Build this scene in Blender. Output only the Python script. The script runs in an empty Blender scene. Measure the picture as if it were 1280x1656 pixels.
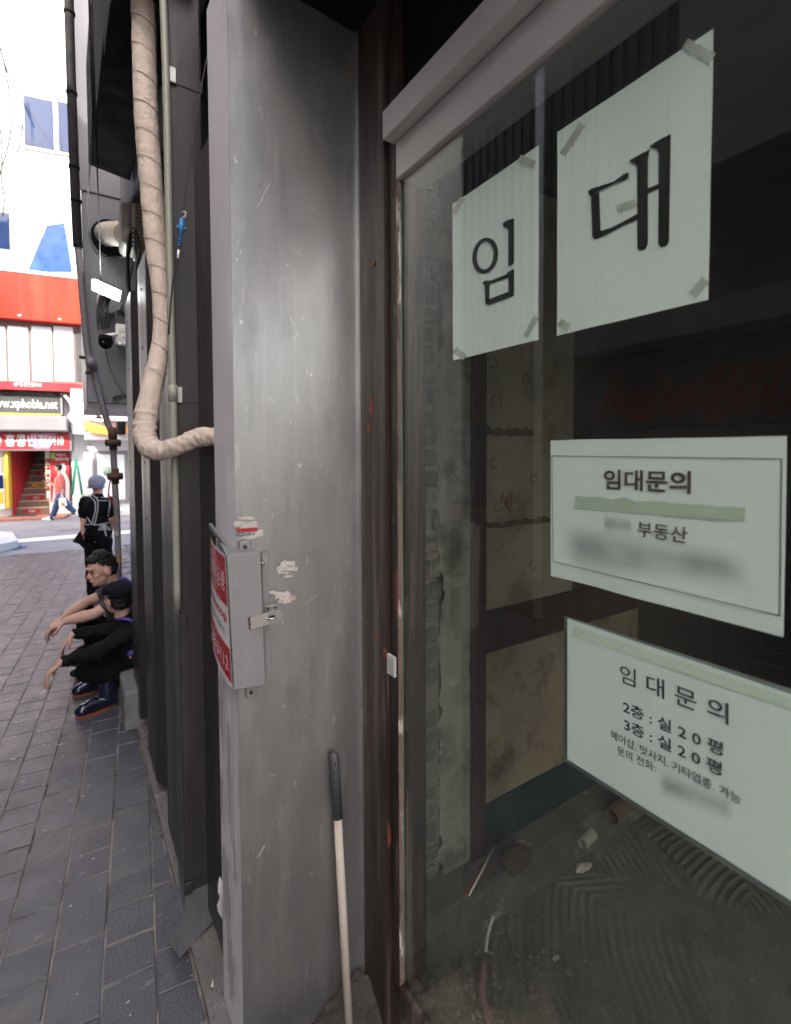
import bpy, bmesh, math, random
from mathutils import Vector, Matrix, noise
random.seed(11)
R = math.radians
SC = bpy.context.scene
COL = SC.collection
V = Vector

# ---------------------------------------------------------------- camera
F, CX, PPY = 800.0, 640.0, 764.0            # focal length and principal point in photograph pixels (1280 wide)
EYE = V((0, 0, 1.94))
TH, PI_, RO = math.atan(525 / 800), R(2.08), R(-0.26)
FW = V((math.sin(TH) * math.cos(PI_), math.cos(TH) * math.cos(PI_), -math.sin(PI_)))
_r0 = V((math.cos(TH), -math.sin(TH), 0))
_u0 = _r0.cross(FW)
RT = _r0 * math.cos(RO) + _u0 * math.sin(RO)
UP = _u0 * math.cos(RO) - _r0 * math.sin(RO)
cd = bpy.data.cameras.new('camera')
cam = bpy.data.objects.new('camera', cd)
COL.objects.link(cam)
cam.matrix_world = Matrix(((RT.x, UP.x, -FW.x, EYE.x), (RT.y, UP.y, -FW.y, EYE.y), (RT.z, UP.z, -FW.z, EYE.z), (0, 0, 0, 1)))
cd.sensor_fit = 'HORIZONTAL'; cd.sensor_width = 36.0; cd.lens = F / 1280 * 36
cd.shift_y = -(828 - PPY) / 1280
cd.clip_start = 0.05; cd.clip_end = 600
cd.dof.use_dof = True; cd.dof.focus_distance = 1.75; cd.dof.aperture_fstop = 4.0
SC.camera = cam

# ---------------------------------------------------------------- daylight
SUN = V((-0.55, -0.45, 0.62)).normalized()   # direction towards the sun
w = bpy.data.worlds.new('World'); SC.world = w; w.use_nodes = True
wn = w.node_tree.nodes; wn.clear()
sky = wn.new('ShaderNodeTexSky'); sky.sky_type = 'NISHITA'; sky.sun_disc = False
sky.sun_elevation = math.asin(SUN.z); sky.sun_rotation = math.atan2(SUN.x, SUN.y) % (2 * math.pi)
sky.dust_density = 6.0; sky.air_density = 0.7; sky.ozone_density = 0.4
bg = wn.new('ShaderNodeBackground'); bg.inputs[1].default_value = 0.15
wo = wn.new('ShaderNodeOutputWorld')
w.node_tree.links.new(sky.outputs[0], bg.inputs[0]); w.node_tree.links.new(bg.outputs[0], wo.inputs[0])
ld = bpy.data.lights.new('sun', 'SUN'); ld.energy = 3.0; ld.angle = R(0.5); ld.color = (1, 0.95, 0.88)
lo = bpy.data.objects.new('sun', ld); COL.objects.link(lo)
lo.rotation_euler = (-SUN).to_track_quat('-Z', 'Y').to_euler(); lo.location = SUN * 40
vs = SC.view_settings
vs.view_transform = 'Standard'; vs.look = 'None'; vs.gamma = 1.0; vs.use_curve_mapping = False
vs.exposure = 2.15
SC.cycles.max_bounces = 8; SC.cycles.diffuse_bounces = 5; SC.cycles.transparent_max_bounces = 12
SC.cycles.use_denoising = True

# ---------------------------------------------------------------- measuring helpers: where a sight line meets a real plane
def ray(px, py):
    return FW + RT * ((px - CX) / F) - UP * ((py - PPY) / F)
def on(px, py, X=None, Y=None, Z=None, T=None):
    d = ray(px, py)
    if X is not None: t = (X - EYE.x) / d.x
    elif Y is not None: t = (Y - EYE.y) / d.y
    elif Z is not None: t = (Z - EYE.z) / d.z
    else: t = T
    return EYE + d * t
FO = on(50, 836, Z=0)                        # the building across the street: a point at its foot and its own axes
FD = V((0.983, -0.184, 0)).normalized(); FN = V((-FD.y * -1, -FD.x, 0))
FN = V((FD.y, -FD.x, 0))
def fs(px, py, d=0.0):                       # -> (along, height) on that facade, d metres in front of it
    r = ray(px, py); t = (FO + FN * d - EYE).dot(FN) / r.dot(FN)
    p = EYE + r * t
    return (p - FO).dot(FD), p.z
def fp(s, h, d=0.0):
    return FO + FD * s + FN * d + V((0, 0, h))

# ---------------------------------------------------------------- object helpers
WP = {}
def link(o, parent, loc):
    WP[o.name] = V(loc)
    if parent is not None:
        o.parent = parent; o.location = V(loc) - WP[parent.name]
    else: o.location = V(loc)
    COL.objects.link(o)
def tag(o, label=None, cat=None, group=None, kind=None):
    if label: o['label'] = label
    if cat: o['category'] = cat
    if group: o['group'] = group
    if kind: o['kind'] = kind
    return o
def thing(name, loc, label, cat, group=None):
    o = bpy.data.objects.new(name, None); o.empty_display_size = 0.1
    link(o, None, loc)
    return tag(o, label, cat, group)
def obj(name, bm, m, parent=None, smooth=False, loc=None, base=True):
    """one mesh object from a bmesh in world coordinates"""
    if isinstance(bm, bpy.types.Mesh): me = bm
    else:
        bm.normal_update()
        me = bpy.data.meshes.new(name); bm.to_mesh(me); bm.free()
    if loc is None:
        if parent is not None: loc = WP[parent.name]
        else:
            xs = [v.co for v in me.vertices]
            loc = V(((min(c.x for c in xs) + max(c.x for c in xs)) / 2, (min(c.y for c in xs) + max(c.y for c in xs)) / 2, min(c.z for c in xs)))
    me.transform(Matrix.Translation(-V(loc)))
    for mm in (m if isinstance(m, (list, tuple)) else [m]): me.materials.append(mm)
    if smooth:
        for p in me.polygons: p.use_smooth = True
    o = bpy.data.objects.new(name, me)
    link(o, parent, loc)
    return o
def struct(name, bm, m, **k):
    return tag(obj(name, bm, m, loc=(0, 0, 0), **k), kind='structure')
def B(): return bmesh.new()
def quad(bm, pts, mi=0):
    f = bm.faces.new([bm.verts.new(p) for p in pts]); f.material_index = mi; return f
def hexa(bm, p8, bevel=0.0, seg=1):
    """8 corners: bottom ring 0-3, top ring 4-7"""
    v = [bm.verts.new(p) for p in p8]
    fs_ = [bm.faces.new([v[i] for i in q]) for q in ((3, 2, 1, 0), (4, 5, 6, 7), (0, 1, 5, 4), (1, 2, 6, 5), (2, 3, 7, 6), (3, 0, 4, 7))]
    bmesh.ops.recalc_face_normals(bm, faces=fs_)
    if bevel:
        es = {e for f in fs_ for e in f.edges}
        bmesh.ops.bevel(bm, geom=list(es), offset=bevel, segments=seg, affect='EDGES', profile=0.5)
def box(bm, x0, x1, y0, y1, z0, z1, bevel=0.0, seg=1):
    hexa(bm, [(x0, y0, z0), (x1, y0, z0), (x1, y1, z0), (x0, y1, z0), (x0, y0, z1), (x1, y0, z1), (x1, y1, z1), (x0, y1, z1)], bevel, seg)
def fbox(bm, s0, s1, h0, h1, d0, d1, bevel=0.0):
    hexa(bm, [fp(s0, h0, d0), fp(s1, h0, d0), fp(s1, h0, d1), fp(s0, h0, d1), fp(s0, h1, d0), fp(s1, h1, d0), fp(s1, h1, d1), fp(s0, h1, d1)], bevel)
def prism(bm, pts, off, mi=0):
    """flat polygon pts pushed out by vector off"""
    a = [bm.verts.new(p) for p in pts]; b = [bm.verts.new(V(p) + V(off)) for p in pts]
    n = len(a); fl = [bm.faces.new(a), bm.faces.new(b[::-1])]
    for i in range(n): fl.append(bm.faces.new((a[i], b[i], b[(i + 1) % n], a[(i + 1) % n])))
    bmesh.ops.recalc_face_normals(bm, faces=fl)
    for f in fl: f.material_index = mi
def spline(pts, n=8):
    pts = [V(p) for p in pts]; P = [pts[0] * 2 - pts[1]] + pts + [pts[-1] * 2 - pts[-2]]; out = []
    for i in range(1, len(P) - 2):
        a, b, c, d = P[i - 1:i + 3]
        for k in range(n):
            t = k / n
            out.append(0.5 * ((2 * b) + (c - a) * t + (2 * a - 5 * b + 4 * c - d) * t * t + (3 * b - a - 3 * c + d) * t ** 3))
    out.append(pts[-1]); return out
def tube(bm, pts, r, n=10, cap=True, mi=0, fn=None):
    """tube along points; r a number or a list; fn(i, angle) scales the radius"""
    pts = [V(p) for p in pts]; N = len(pts)
    rr = r if isinstance(r, (list, tuple)) else [r] * N
    tg = [(pts[min(i + 1, N - 1)] - pts[max(i - 1, 0)]).normalized() for i in range(N)]
    ref = V((0, 0, 1)) if abs(tg[0].z) < 0.9 else V((1, 0, 0))
    nx = (ref - tg[0] * ref.dot(tg[0])).normalized(); rings = []; fl = []
    for i in range(N):
        nx = (nx - tg[i] * nx.dot(tg[i])).normalized(); ny = tg[i].cross(nx)
        ring = []
        for k in range(n):
            a = 2 * math.pi * k / n; q = rr[i] * (fn(i, a) if fn else 1)
            ring.append(bm.verts.new(pts[i] + (nx * math.cos(a) + ny * math.sin(a)) * q))
        rings.append(ring)
    for i in range(N - 1):
        for k in range(n):
            fl.append(bm.faces.new((rings[i][k], rings[i][(k + 1) % n], rings[i + 1][(k + 1) % n], rings[i + 1][k])))
    if cap: fl.append(bm.faces.new(rings[0][::-1])); fl.append(bm.faces.new(rings[-1]))
    bmesh.ops.recalc_face_normals(bm, faces=fl)
    for f in fl: f.material_index = mi; f.smooth = True
def disc_cyl(bm, c, axis, r, h, n=16):
    a = V(axis).normalized(); tube(bm, [V(c), V(c) + a * h], r, n)
def ball(bm, c, r, u=12, v=8, rot=None):
    r = r if isinstance(r, (tuple, list)) else (r, r, r)
    m = Matrix.Translation(V(c)) @ ((rot or Matrix.Identity(3)).to_4x4()) @ Matrix.Diagonal((*r, 1))
    g = bmesh.ops.create_uvsphere(bm, u_segments=u, v_segments=v, radius=1, matrix=m)
    for vv in g['verts']:
        for f in vv.link_faces: f.smooth = True

# ---------------------------------------------------------------- materials
def M(name, col, rough=0.6, metal=0.0, var=0.12, scale=6.0, stretch=(1, 1, 1), bump=0.0, bscale=60.0, bstretch=None,
      layers=(), rvar=0.1, spec=0.5, emit=None, coat=0.0, fine=0.0):
    """principled surface with two sizes of mottling and stain layers (colour, scale, stretch, threshold, softness, strength)"""
    m = bpy.data.materials.new(name); m.use_nodes = True
    nt = m.node_tree; N = nt.nodes; L = nt.links; p = N['Principled BSDF']
    p.inputs['Roughness'].default_value = rough; p.inputs['Metallic'].default_value = metal
    p.inputs['Specular IOR Level'].default_value = spec; p.inputs['Coat Weight'].default_value = coat
    tc = N.new('ShaderNodeTexCoord')
    def nz(sc, st, detail=5.0, off=0.0, rgh=0.6):
        mp = N.new('ShaderNodeMapping'); mp.inputs['Scale'].default_value = st; mp.inputs['Location'].default_value = (off, off * 1.7, off * 0.6)
        L.new(tc.outputs['Object'], mp.inputs[0])
        t = N.new('ShaderNodeTexNoise'); t.inputs['Scale'].default_value = sc; t.inputs['Detail'].default_value = detail; t.inputs['Roughness'].default_value = rgh
        L.new(mp.outputs[0], t.inputs[0]); return t.outputs['Fac']
    def mixc(fac, a, b, mode='MIX'):
        x = N.new('ShaderNodeMix'); x.data_type = 'RGBA'; x.blend_type = mode
        for s, val in ((0, fac), (6, a), (7, b)):
            if isinstance(val, bpy.types.NodeSocket): L.new(val, x.inputs[s])
            elif s == 0: x.inputs[s].default_value = val
            else: x.inputs[s].default_value = (*val, 1)
        return x.outputs[2]
    def rng(fac, a, b, c=0.0, d=1.0):
        x = N.new('ShaderNodeMapRange'); x.inputs[1].default_value = a; x.inputs[2].default_value = b; x.inputs[3].default_value = c; x.inputs[4].default_value = d
        L.new(fac, x.inputs[0]); return x.outputs[0]
    c = mixc(rng(nz(scale, stretch), 0.3, 0.7), tuple(x * (1 - var) for x in col), tuple(min(1, x * (1 + var)) for x in col))
    c = mixc(rng(nz(scale * 0.22, (1, 1, 1), 3, 5), 0.3, 0.7, 0, var * 1.2), c, tuple(x * 0.6 for x in col))
    if fine: c = mixc(rng(nz(scale * 40, (1, 1, 1), 2, 2), 0.35, 0.65, 0, fine), c, tuple(x * 0.45 for x in col))
    for i, (lc, ls, lst, th, so, stg) in enumerate(layers):
        c = mixc(rng(nz(ls, lst, 6, 3.1 + i * 2.3), th, th + so, 0, stg), c, lc)
    L.new(c, p.inputs['Base Color'])
    if bump:
        b = N.new('ShaderNodeBump'); b.inputs['Strength'].default_value = bump; b.inputs['Distance'].default_value = 0.01
        L.new(nz(bscale, bstretch or stretch, 4, 9), b.inputs['Height']); L.new(b.outputs[0], p.inputs['Normal'])
    rr = rng(nz(scale * 1.7, stretch, 4, 12), 0.3, 0.7, max(0.02, rough - rvar), min(1, rough + rvar)); L.new(rr, p.inputs['Roughness'])
    if emit: p.inputs['Emission Color'].default_value = (*emit[:3], 1); p.inputs['Emission Strength'].default_value = emit[3]
    return m
def glassmat(name, tint, dust=0.03, refl=1.0):
    m = bpy.data.materials.new(name); m.use_nodes = True; nt = m.node_tree; N = nt.nodes; L = nt.links; N.clear()
    out = N.new('ShaderNodeOutputMaterial'); tr = N.new('ShaderNodeBsdfTransparent'); tr.inputs[0].default_value = (*tint, 1)
    gl = N.new('ShaderNodeBsdfGlossy'); gl.inputs['Roughness'].default_value = 0.0; gl.inputs[0].default_value = (refl, refl, refl, 1)
    fr = N.new('ShaderNodeFresnel'); ge = N.new('ShaderNodeNewGeometry'); ir = N.new('ShaderNodeMapRange')
    ir.inputs[3].default_value = 1.5; ir.inputs[4].default_value = 1 / 1.5                        # the same share mirrored on both faces of the pane
    L.new(ge.outputs['Backfacing'], ir.inputs[0]); L.new(ir.outputs[0], fr.inputs[0])
    mx = N.new('ShaderNodeMixShader'); L.new(fr.outputs[0], mx.inputs[0]); L.new(tr.outputs[0], mx.inputs[1]); L.new(gl.outputs[0], mx.inputs[2])
    df = N.new('ShaderNodeBsdfDiffuse'); df.inputs[0].default_value = (0.5, 0.5, 0.46, 1)
    tc = N.new('ShaderNodeTexCoord'); n1 = N.new('ShaderNodeTexNoise'); n1.inputs['Scale'].default_value = 3; n1.inputs['Detail'].default_value = 8
    L.new(tc.outputs['Object'], n1.inputs[0])
    mr = N.new('ShaderNodeMapRange'); mr.inputs[1].default_value = 0.35; mr.inputs[2].default_value = 0.75; mr.inputs[3].default_value = dust * 0.25; mr.inputs[4].default_value = dust
    L.new(n1.outputs[0], mr.inputs[0])
    n2 = N.new('ShaderNodeTexVoronoi'); n2.inputs['Scale'].default_value = 45; L.new(tc.outputs['Object'], n2.inputs[0])
    m2 = N.new('ShaderNodeMapRange'); m2.inputs[1].default_value = 0.035; m2.inputs[2].default_value = 0.02; m2.inputs[3].default_value = 0; m2.inputs[4].default_value = 0.12; L.new(n2.outputs['Distance'], m2.inputs[0])
    ad = N.new('ShaderNodeMath'); ad.operation = 'ADD'; L.new(mr.outputs[0], ad.inputs[0]); L.new(m2.outputs[0], ad.inputs[1])
    m3 = N.new('ShaderNodeMixShader'); L.new(ad.outputs[0], m3.inputs[0]); L.new(mx.outputs[0], m3.inputs[1]); L.new(df.outputs[0], m3.inputs[2])
    L.new(m3.outputs[0], out.inputs[0]); return m

# ---------------------------------------------------------------- lettering
def text_bm(s, org, xd, yd, width=None, height=None, thick=0.0004, bold=0.0, spacing=1.0):
    c = bpy.data.curves.new('lettering', 'FONT'); c.body = s; c.offset = bold; c.space_character = spacing; c.resolution_u = 3
    o = bpy.data.objects.new('lettering', c); COL.objects.link(o)
    bpy.context.view_layer.update()
    me = bpy.data.meshes.new_from_object(o.evaluated_get(bpy.context.evaluated_depsgraph_get()))
    bpy.data.objects.remove(o); bpy.data.curves.remove(c)
    xs = [v.co.x for v in me.vertices]; ys = [v.co.y for v in me.vertices]
    w0, h0 = max(xs) - min(xs), max(ys) - min(ys)
    sx = width / w0 if width else height / h0
    sy = height / h0 if height else sx
    zd = V(xd).cross(V(yd))
    bm = bmesh.new(); bm.from_mesh(me); bpy.data.meshes.remove(me)
    mx, my = min(xs), min(ys)
    for v in bm.verts: v.co = V(org) + V(xd) * ((v.co.x - mx) * sx) + V(yd) * ((v.co.y - my) * sy) + zd * thick
    return bm
def join(a, b):
    me = bpy.data.meshes.new('tmp'); b.to_mesh(me); b.free(); a.from_mesh(me); bpy.data.meshes.remove(me)
# ---------------------------------------------------------------- palette
S1 = (1, 1, 1); VS = (1, 1, 0.12)
galv = M('galvanised_sheet', (0.47, 0.485, 0.495), 0.40, 0.92, 0.03, 14, (1.5, 1.5, 0.6), 0.0, 160, fine=0.22, rvar=0.035, layers=(
    ((0.27, 0.28, 0.29), 1.6, (1.4, 1.4, 0.8), 0.46, 0.22, 0.6), ((0.68, 0.68, 0.67), 16, (1.6, 1.6, 0.12), 0.54, 0.20, 0.25), ((0.22, 0.225, 0.23), 6, (1.5, 1.5, 0.4), 0.56, 0.20, 0.6), ((0.78, 0.78, 0.76), 3.2, (1.3, 1.3, 0.5), 0.56, 0.10, 0.25), ((0.80, 0.80, 0.78), 9, (2.5, 2.5, 0.4), 0.64, 0.03, 0.25),
    ((0.74, 0.73, 0.71), 48, (1, 1, 0.5), 0.685, 0.03, 0.8), ((0.22, 0.13, 0.07), 85, (1, 1, 1), 0.70, 0.03, 0.8), ((0.66, 0.66, 0.64), 22, (5, 5, 0.35), 0.70, 0.03, 0.5)))
boxm = M('cabinet_paint', (0.27, 0.28, 0.285), 0.45, 0.25, 0.06, 8, VS, 0.03, 80, fine=0.06, layers=(((0.55, 0.56, 0.56), 14, S1, 0.62, 0.1, 0.4), ((0.2, 0.2, 0.2), 50, S1, 0.70, 0.04, 0.5)))
whitep = M('white_paint', (0.66, 0.64, 0.67), 0.45, 0.0, 0.04, 5, VS, 0.02, 60, layers=(((0.36, 0.35, 0.37), 5, (1, 1, 0.3), 0.60, 0.05, 0.6), ((0.4, 0.3, 0.25), 60, (1, 1, 0.3), 0.71, 0.03, 0.6)))
clad = M('brown_cladding', (0.031, 0.028, 0.028), 0.42, 0.0, 0.12, 4, VS, 0.02, 90, layers=(((0.12, 0.11, 0.11), 9, (1, 1, 0.15), 0.60, 0.1, 0.35), ((0.25, 0.24, 0.23), 90, S1, 0.74, 0.02, 0.6)))
spoutm = M('downspout_paint', (0.034, 0.031, 0.032), 0.36, 0.1, 0.10, 4, VS, 0.02, 90, layers=(((0.13, 0.12, 0.12), 7, (1, 1, 0.2), 0.60, 0.12, 0.35), ((0.28, 0.27, 0.26), 80, S1, 0.73, 0.02, 0.6)))
black = M('black_metal', (0.006, 0.006, 0.006), 0.85, 0, 0.2, 6, spec=0.15)
greyclad = M('grey_cladding', (0.17, 0.168, 0.185), 0.42, 0.3, 0.05, 3, VS, 0.0, layers=(((0.10, 0.10, 0.105), 4, (1, 1, 0.2), 0.58, 0.15, 0.4),))
wrap = M('wrapping_tape', (0.58, 0.49, 0.415), 0.8, 0, 0.08, 10, S1, 0.6, 45, layers=(((0.32, 0.25, 0.195), 9, (2.5, 2.5, 0.35), 0.58, 0.14, 0.6), ((0.62, 0.56, 0.50), 7, S1, 0.55, 0.2, 0.4), ((0.16, 0.12, 0.10), 55, S1, 0.70, 0.04, 0.6)))
pvc = M('pale_pvc', (0.27, 0.275, 0.225), 0.35, 0, 0.06, 5, VS, layers=(((0.26, 0.25, 0.16), 8, (1, 1, 0.2), 0.58, 0.1, 0.5),))
frame = M('brown_frame', (0.024, 0.016, 0.013), 0.42, 0.0, 0.25, 7, VS, 0.10, 50, layers=(
    ((0.115, 0.092, 0.082), 6, (3, 3, 0.12), 0.48, 0.14, 0.75), ((0.15, 0.115, 0.10), 26, (2.5, 2.5, 0.08), 0.60, 0.06, 0.6), ((0.008, 0.006, 0.005), 14, (2, 2, 0.2), 0.60, 0.05, 0.8), ((0.15, 0.042, 0.028), 14, (2.4, 2.4, 0.6), 0.69, 0.03, 0.7), ((0.30, 0.22, 0.19), 26, (2, 2, 0.25), 0.70, 0.02, 0.7)))
putty = M('old_putty', (0.14, 0.095, 0.082), 0.8, 0, 0.2, 20, (1, 1, 0.3), 0.4, 60, layers=(((0.07, 0.05, 0.045), 22, (1, 1, 0.25), 0.55, 0.06, 0.9), ((0.55, 0.52, 0.48), 16, (1, 1, 0.25), 0.60, 0.05, 0.8)))
redox = M('red_primer', (0.26, 0.055, 0.030), 0.7, 0, 0.2, 30, S1, 0.2, 80, layers=(((0.06, 0.03, 0.025), 40, S1, 0.58, 0.06, 0.8),))
fascm = M('fascia_metal', (0.53, 0.52, 0.52), 0.42, 0.2, 0.05, 3, S1, 0.0, layers=(((0.26, 0.24, 0.24), 5, (0.4, 0.4, 1), 0.58, 0.15, 0.4), ((0.2, 0.17, 0.15), 70, S1, 0.73, 0.02, 0.6)))
concrete = M('concrete', (0.18, 0.168, 0.16), 0.85, 0, 0.15, 7, S1, 0.35, 60, fine=0.25, layers=(((0.10, 0.09, 0.085), 8, S1, 0.58, 0.08, 0.6), ((0.36, 0.32, 0.27), 14, S1, 0.62, 0.06, 0.5)))
glass = glassmat('shop_glass', (0.94, 0.974, 0.962), 0.020)
plaster = M('grey_plaster', (0.21, 0.205, 0.175), 0.9, 0, 0.22, 6, S1, 0.5, 30, fine=0.2, layers=(((0.05, 0.048, 0.042), 5, S1, 0.50, 0.14, 0.8), ((0.33, 0.31, 0.26), 9, S1, 0.60, 0.1, 0.6)))
cream = M('cream_board', (0.215, 0.19, 0.14), 0.85, 0, 0.14, 5, S1, 0.2, 40, fine=0.15, layers=(((0.085, 0.072, 0.052), 4, S1, 0.52, 0.16, 0.75), ((0.09, 0.036, 0.02), 9, (1.4, 1.4, 0.6), 0.67, 0.03, 0.85)))
brickm = M('old_brick', (0.105, 0.10, 0.088), 0.9, 0, 0.3, 12, S1, 0.6, 40, fine=0.3, layers=(((0.20, 0.185, 0.15), 10, S1, 0.58, 0.1, 0.5),))
mortar = M('old_mortar', (0.165, 0.155, 0.128), 0.95, 0, 0.2, 14, S1, 0.5, 50, fine=0.2)
oldwood = M('old_red_wood', (0.036, 0.018, 0.015), 0.7, 0, 0.25, 12, (1, 1, 0.1), 0.2, 40)
teal = M('teal_paint', (0.012, 0.027, 0.027), 0.6, 0, 0.3, 6, S1, 0.15, 40, layers=(((0.08, 0.07, 0.05), 18, S1, 0.62, 0.05, 0.6),))
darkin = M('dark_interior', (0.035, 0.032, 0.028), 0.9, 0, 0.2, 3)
adhes = M('combed_mortar', (0.095, 0.088, 0.072), 0.8, 0, 0.15, 8, S1, 0.3, 90, fine=0.2, layers=(((0.04, 0.036, 0.03), 4, S1, 0.55, 0.15, 0.6), ((0.18, 0.22, 0.18), 30, S1, 0.64, 0.06, 0.5)))
paper = M('notice_paper', (0.83, 0.89, 0.885), 0.6, 0, 0.015, 3, S1)
ink = M('black_ink', (0.012, 0.011, 0.012), 0.45, 0, 0.1, 20)
inkb = M('faded_brown_ink', (0.10, 0.075, 0.072), 0.6, 0, 0.15, 60)
inkg = M('grey_ink', (0.06, 0.068, 0.078), 0.6, 0, 0.1, 60)
rust = M('rusty_iron', (0.10, 0.055, 0.035), 0.85, 0, 0.35, 18, S1, 0.5, 60, layers=(((0.03, 0.025, 0.024), 15, S1, 0.52, 0.1, 0.7),))
gaspipe = M('grey_pipe_paint', (0.20, 0.19, 0.20), 0.5, 0.1, 0.2, 12, (1, 1, 0.3), 0.2, 50, layers=(((0.16, 0.09, 0.06), 14, S1, 0.60, 0.06, 0.8), ((0.5, 0.5, 0.5), 22, S1, 0.66, 0.04, 0.5)))
insul = M('black_insulation', (0.009, 0.009, 0.010), 0.8, 0, 0.3, 10, S1, 0.5, 50, spec=0.2)
rubber = M('black_cable', (0.012, 0.012, 0.013), 0.45, 0, 0.1, 10)
white = M('white_plastic', (0.72, 0.72, 0.70), 0.4, 0, 0.05, 6)
cream_pl = M('aged_plastic', (0.50, 0.45, 0.36), 0.5, 0, 0.1, 8, S1)
facwall = M('white_render', (0.80, 0.80, 0.79), 0.85, 0, 0.05, 0.6, (1, 1, 0.3), 0.05, 10)
bluewin = M('blue_window', (0.014, 0.030, 0.085), 0.10, 0, 0.2, 0.7, S1, layers=(((0.3, 0.34, 0.42), 2.2, (1, 1, 0.5), 0.64, 0.03, 0.8),))
palepane = M('papered_pane', (0.78, 0.82, 0.80), 0.5, 0, 0.04, 1, S1)
winframe = M('brown_window_frame', (0.16, 0.115, 0.105), 0.5, 0, 0.1, 3)
redsign = M('red_sign_panel', (0.46, 0.022, 0.009), 0.35, 0, 0.06, 0.6, (1, 1, 0.2), layers=(((0.55, 0.07, 0.015), 0.9, (1, 1, 0.1), 0.52, 0.14, 0.5),))
redp = M('red_print', (0.46, 0.028, 0.035), 0.45, 0, 0.08, 2, S1)
pinkp = M('pink_print', (0.62, 0.20, 0.30), 0.45, 0, 0.08, 2, S1)
yellowp = M('yellow_print', (0.72, 0.50, 0.05), 0.5, 0, 0.08, 3, S1)
greysign = M('dark_sign_panel', (0.055, 0.056, 0.055), 0.45, 0, 0.1, 1.5, S1)
greybox = M('grey_awning_box', (0.24, 0.23, 0.24), 0.45, 0.2, 0.05, 1, VS)
steel = M('steel', (0.48, 0.48, 0.47), 0.35, 0.7, 0.08, 12, S1)
stairm = M('brown_stair', (0.25, 0.16, 0.11), 0.7, 0, 0.12, 5, S1)
stairn = M('stair_nosing', (0.50, 0.42, 0.34), 0.6, 0, 0.1, 5, S1)
matm = M('door_mat', (0.06, 0.065, 0.072), 0.95, 0, 0.2, 20, S1)
terr = M('red_tile', (0.40, 0.17, 0.12), 0.7, 0, 0.12, 6, S1)
greenm = M('green_frame', (0.02, 0.33, 0.19), 0.5, 0, 0.08, 5)
lime = M('lime_board', (0.22, 0.62, 0.12), 0.5, 0, 0.08, 5)
# ================================================================ THE SETTING
GX = 0.852                                   # plane of the shop glass
SY = 1.50                                    # plane of the galvanised sheet (faces the camera)
PXC = on(378, 700, Y=SY).x                   # outer corner of the pillar
# ground to the horizon
bm = B(); quad(bm, [(-160, -60, -0.02), (160, -60, -0.02), (160, 260, -0.02), (-160, 260, -0.02)])
asph = M('asphalt', (0.13, 0.128, 0.135), 0.9, 0, 0.12, 0.8, S1, 0.3, 60, fine=0.2)
struct('ground', bm, asph)
# the paved lane: every paver of the visible stretch is modelled, set in sandy joints
PD = V((on(139, 900, Z=0) - on(190, 1300, Z=0)))
_a = on(110, 1400, Z=0); _b = on(178, 1400, Z=0)
vpx = 221.0
PD = ray(vpx, 735); PD.z = 0; PD.normalize()
PR = V((PD.y, -PD.x, 0))
pitch = abs((_b - _a).dot(PR))
row0 = _a.dot(PR)
pav = M('dark_paver', (0.080, 0.084, 0.101), 0.40, 0, 0.16, 5, S1, 0.35, 90, fine=0.30, layers=(
    ((0.115, 0.112, 0.118), 2.0, S1, 0.52, 0.16, 0.6), ((0.26, 0.27, 0.29), 16, S1, 0.66, 0.05, 0.55), ((0.55, 0.56, 0.60), 42, S1, 0.715, 0.02, 0.85), ((0.035, 0.035, 0.038), 7, S1, 0.60, 0.08, 0.5)))
pav2 = M('warm_paver', (0.086, 0.091, 0.112), 0.42, 0, 0.16, 5, S1, 0.35, 90, fine=0.30, layers=(
    ((0.14, 0.13, 0.125), 2.4, S1, 0.52, 0.16, 0.6), ((0.28, 0.28, 0.29), 18, S1, 0.66, 0.05, 0.5), ((0.52, 0.52, 0.54), 44, S1, 0.72, 0.02, 0.8)))
joint = M('sandy_joint', (0.27, 0.235, 0.205), 0.95, 0, 0.25, 9, S1, 0.4, 120, layers=(((0.06, 0.058, 0.058), 4, S1, 0.47, 0.10, 0.9), ((0.36, 0.33, 0.28), 7, S1, 0.60, 0.07, 0.7)))
bm = B(); quad(bm, [(-3.0, -8, -0.0022), (0.9, -8, -0.0022), (0.9, 12.2, -0.0022), (-3.0, 12.2, -0.0022)])
struct('lane_bed', bm, joint)
bm = B(); L0 = pitch * 0.965
KERBX = 0.352
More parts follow.
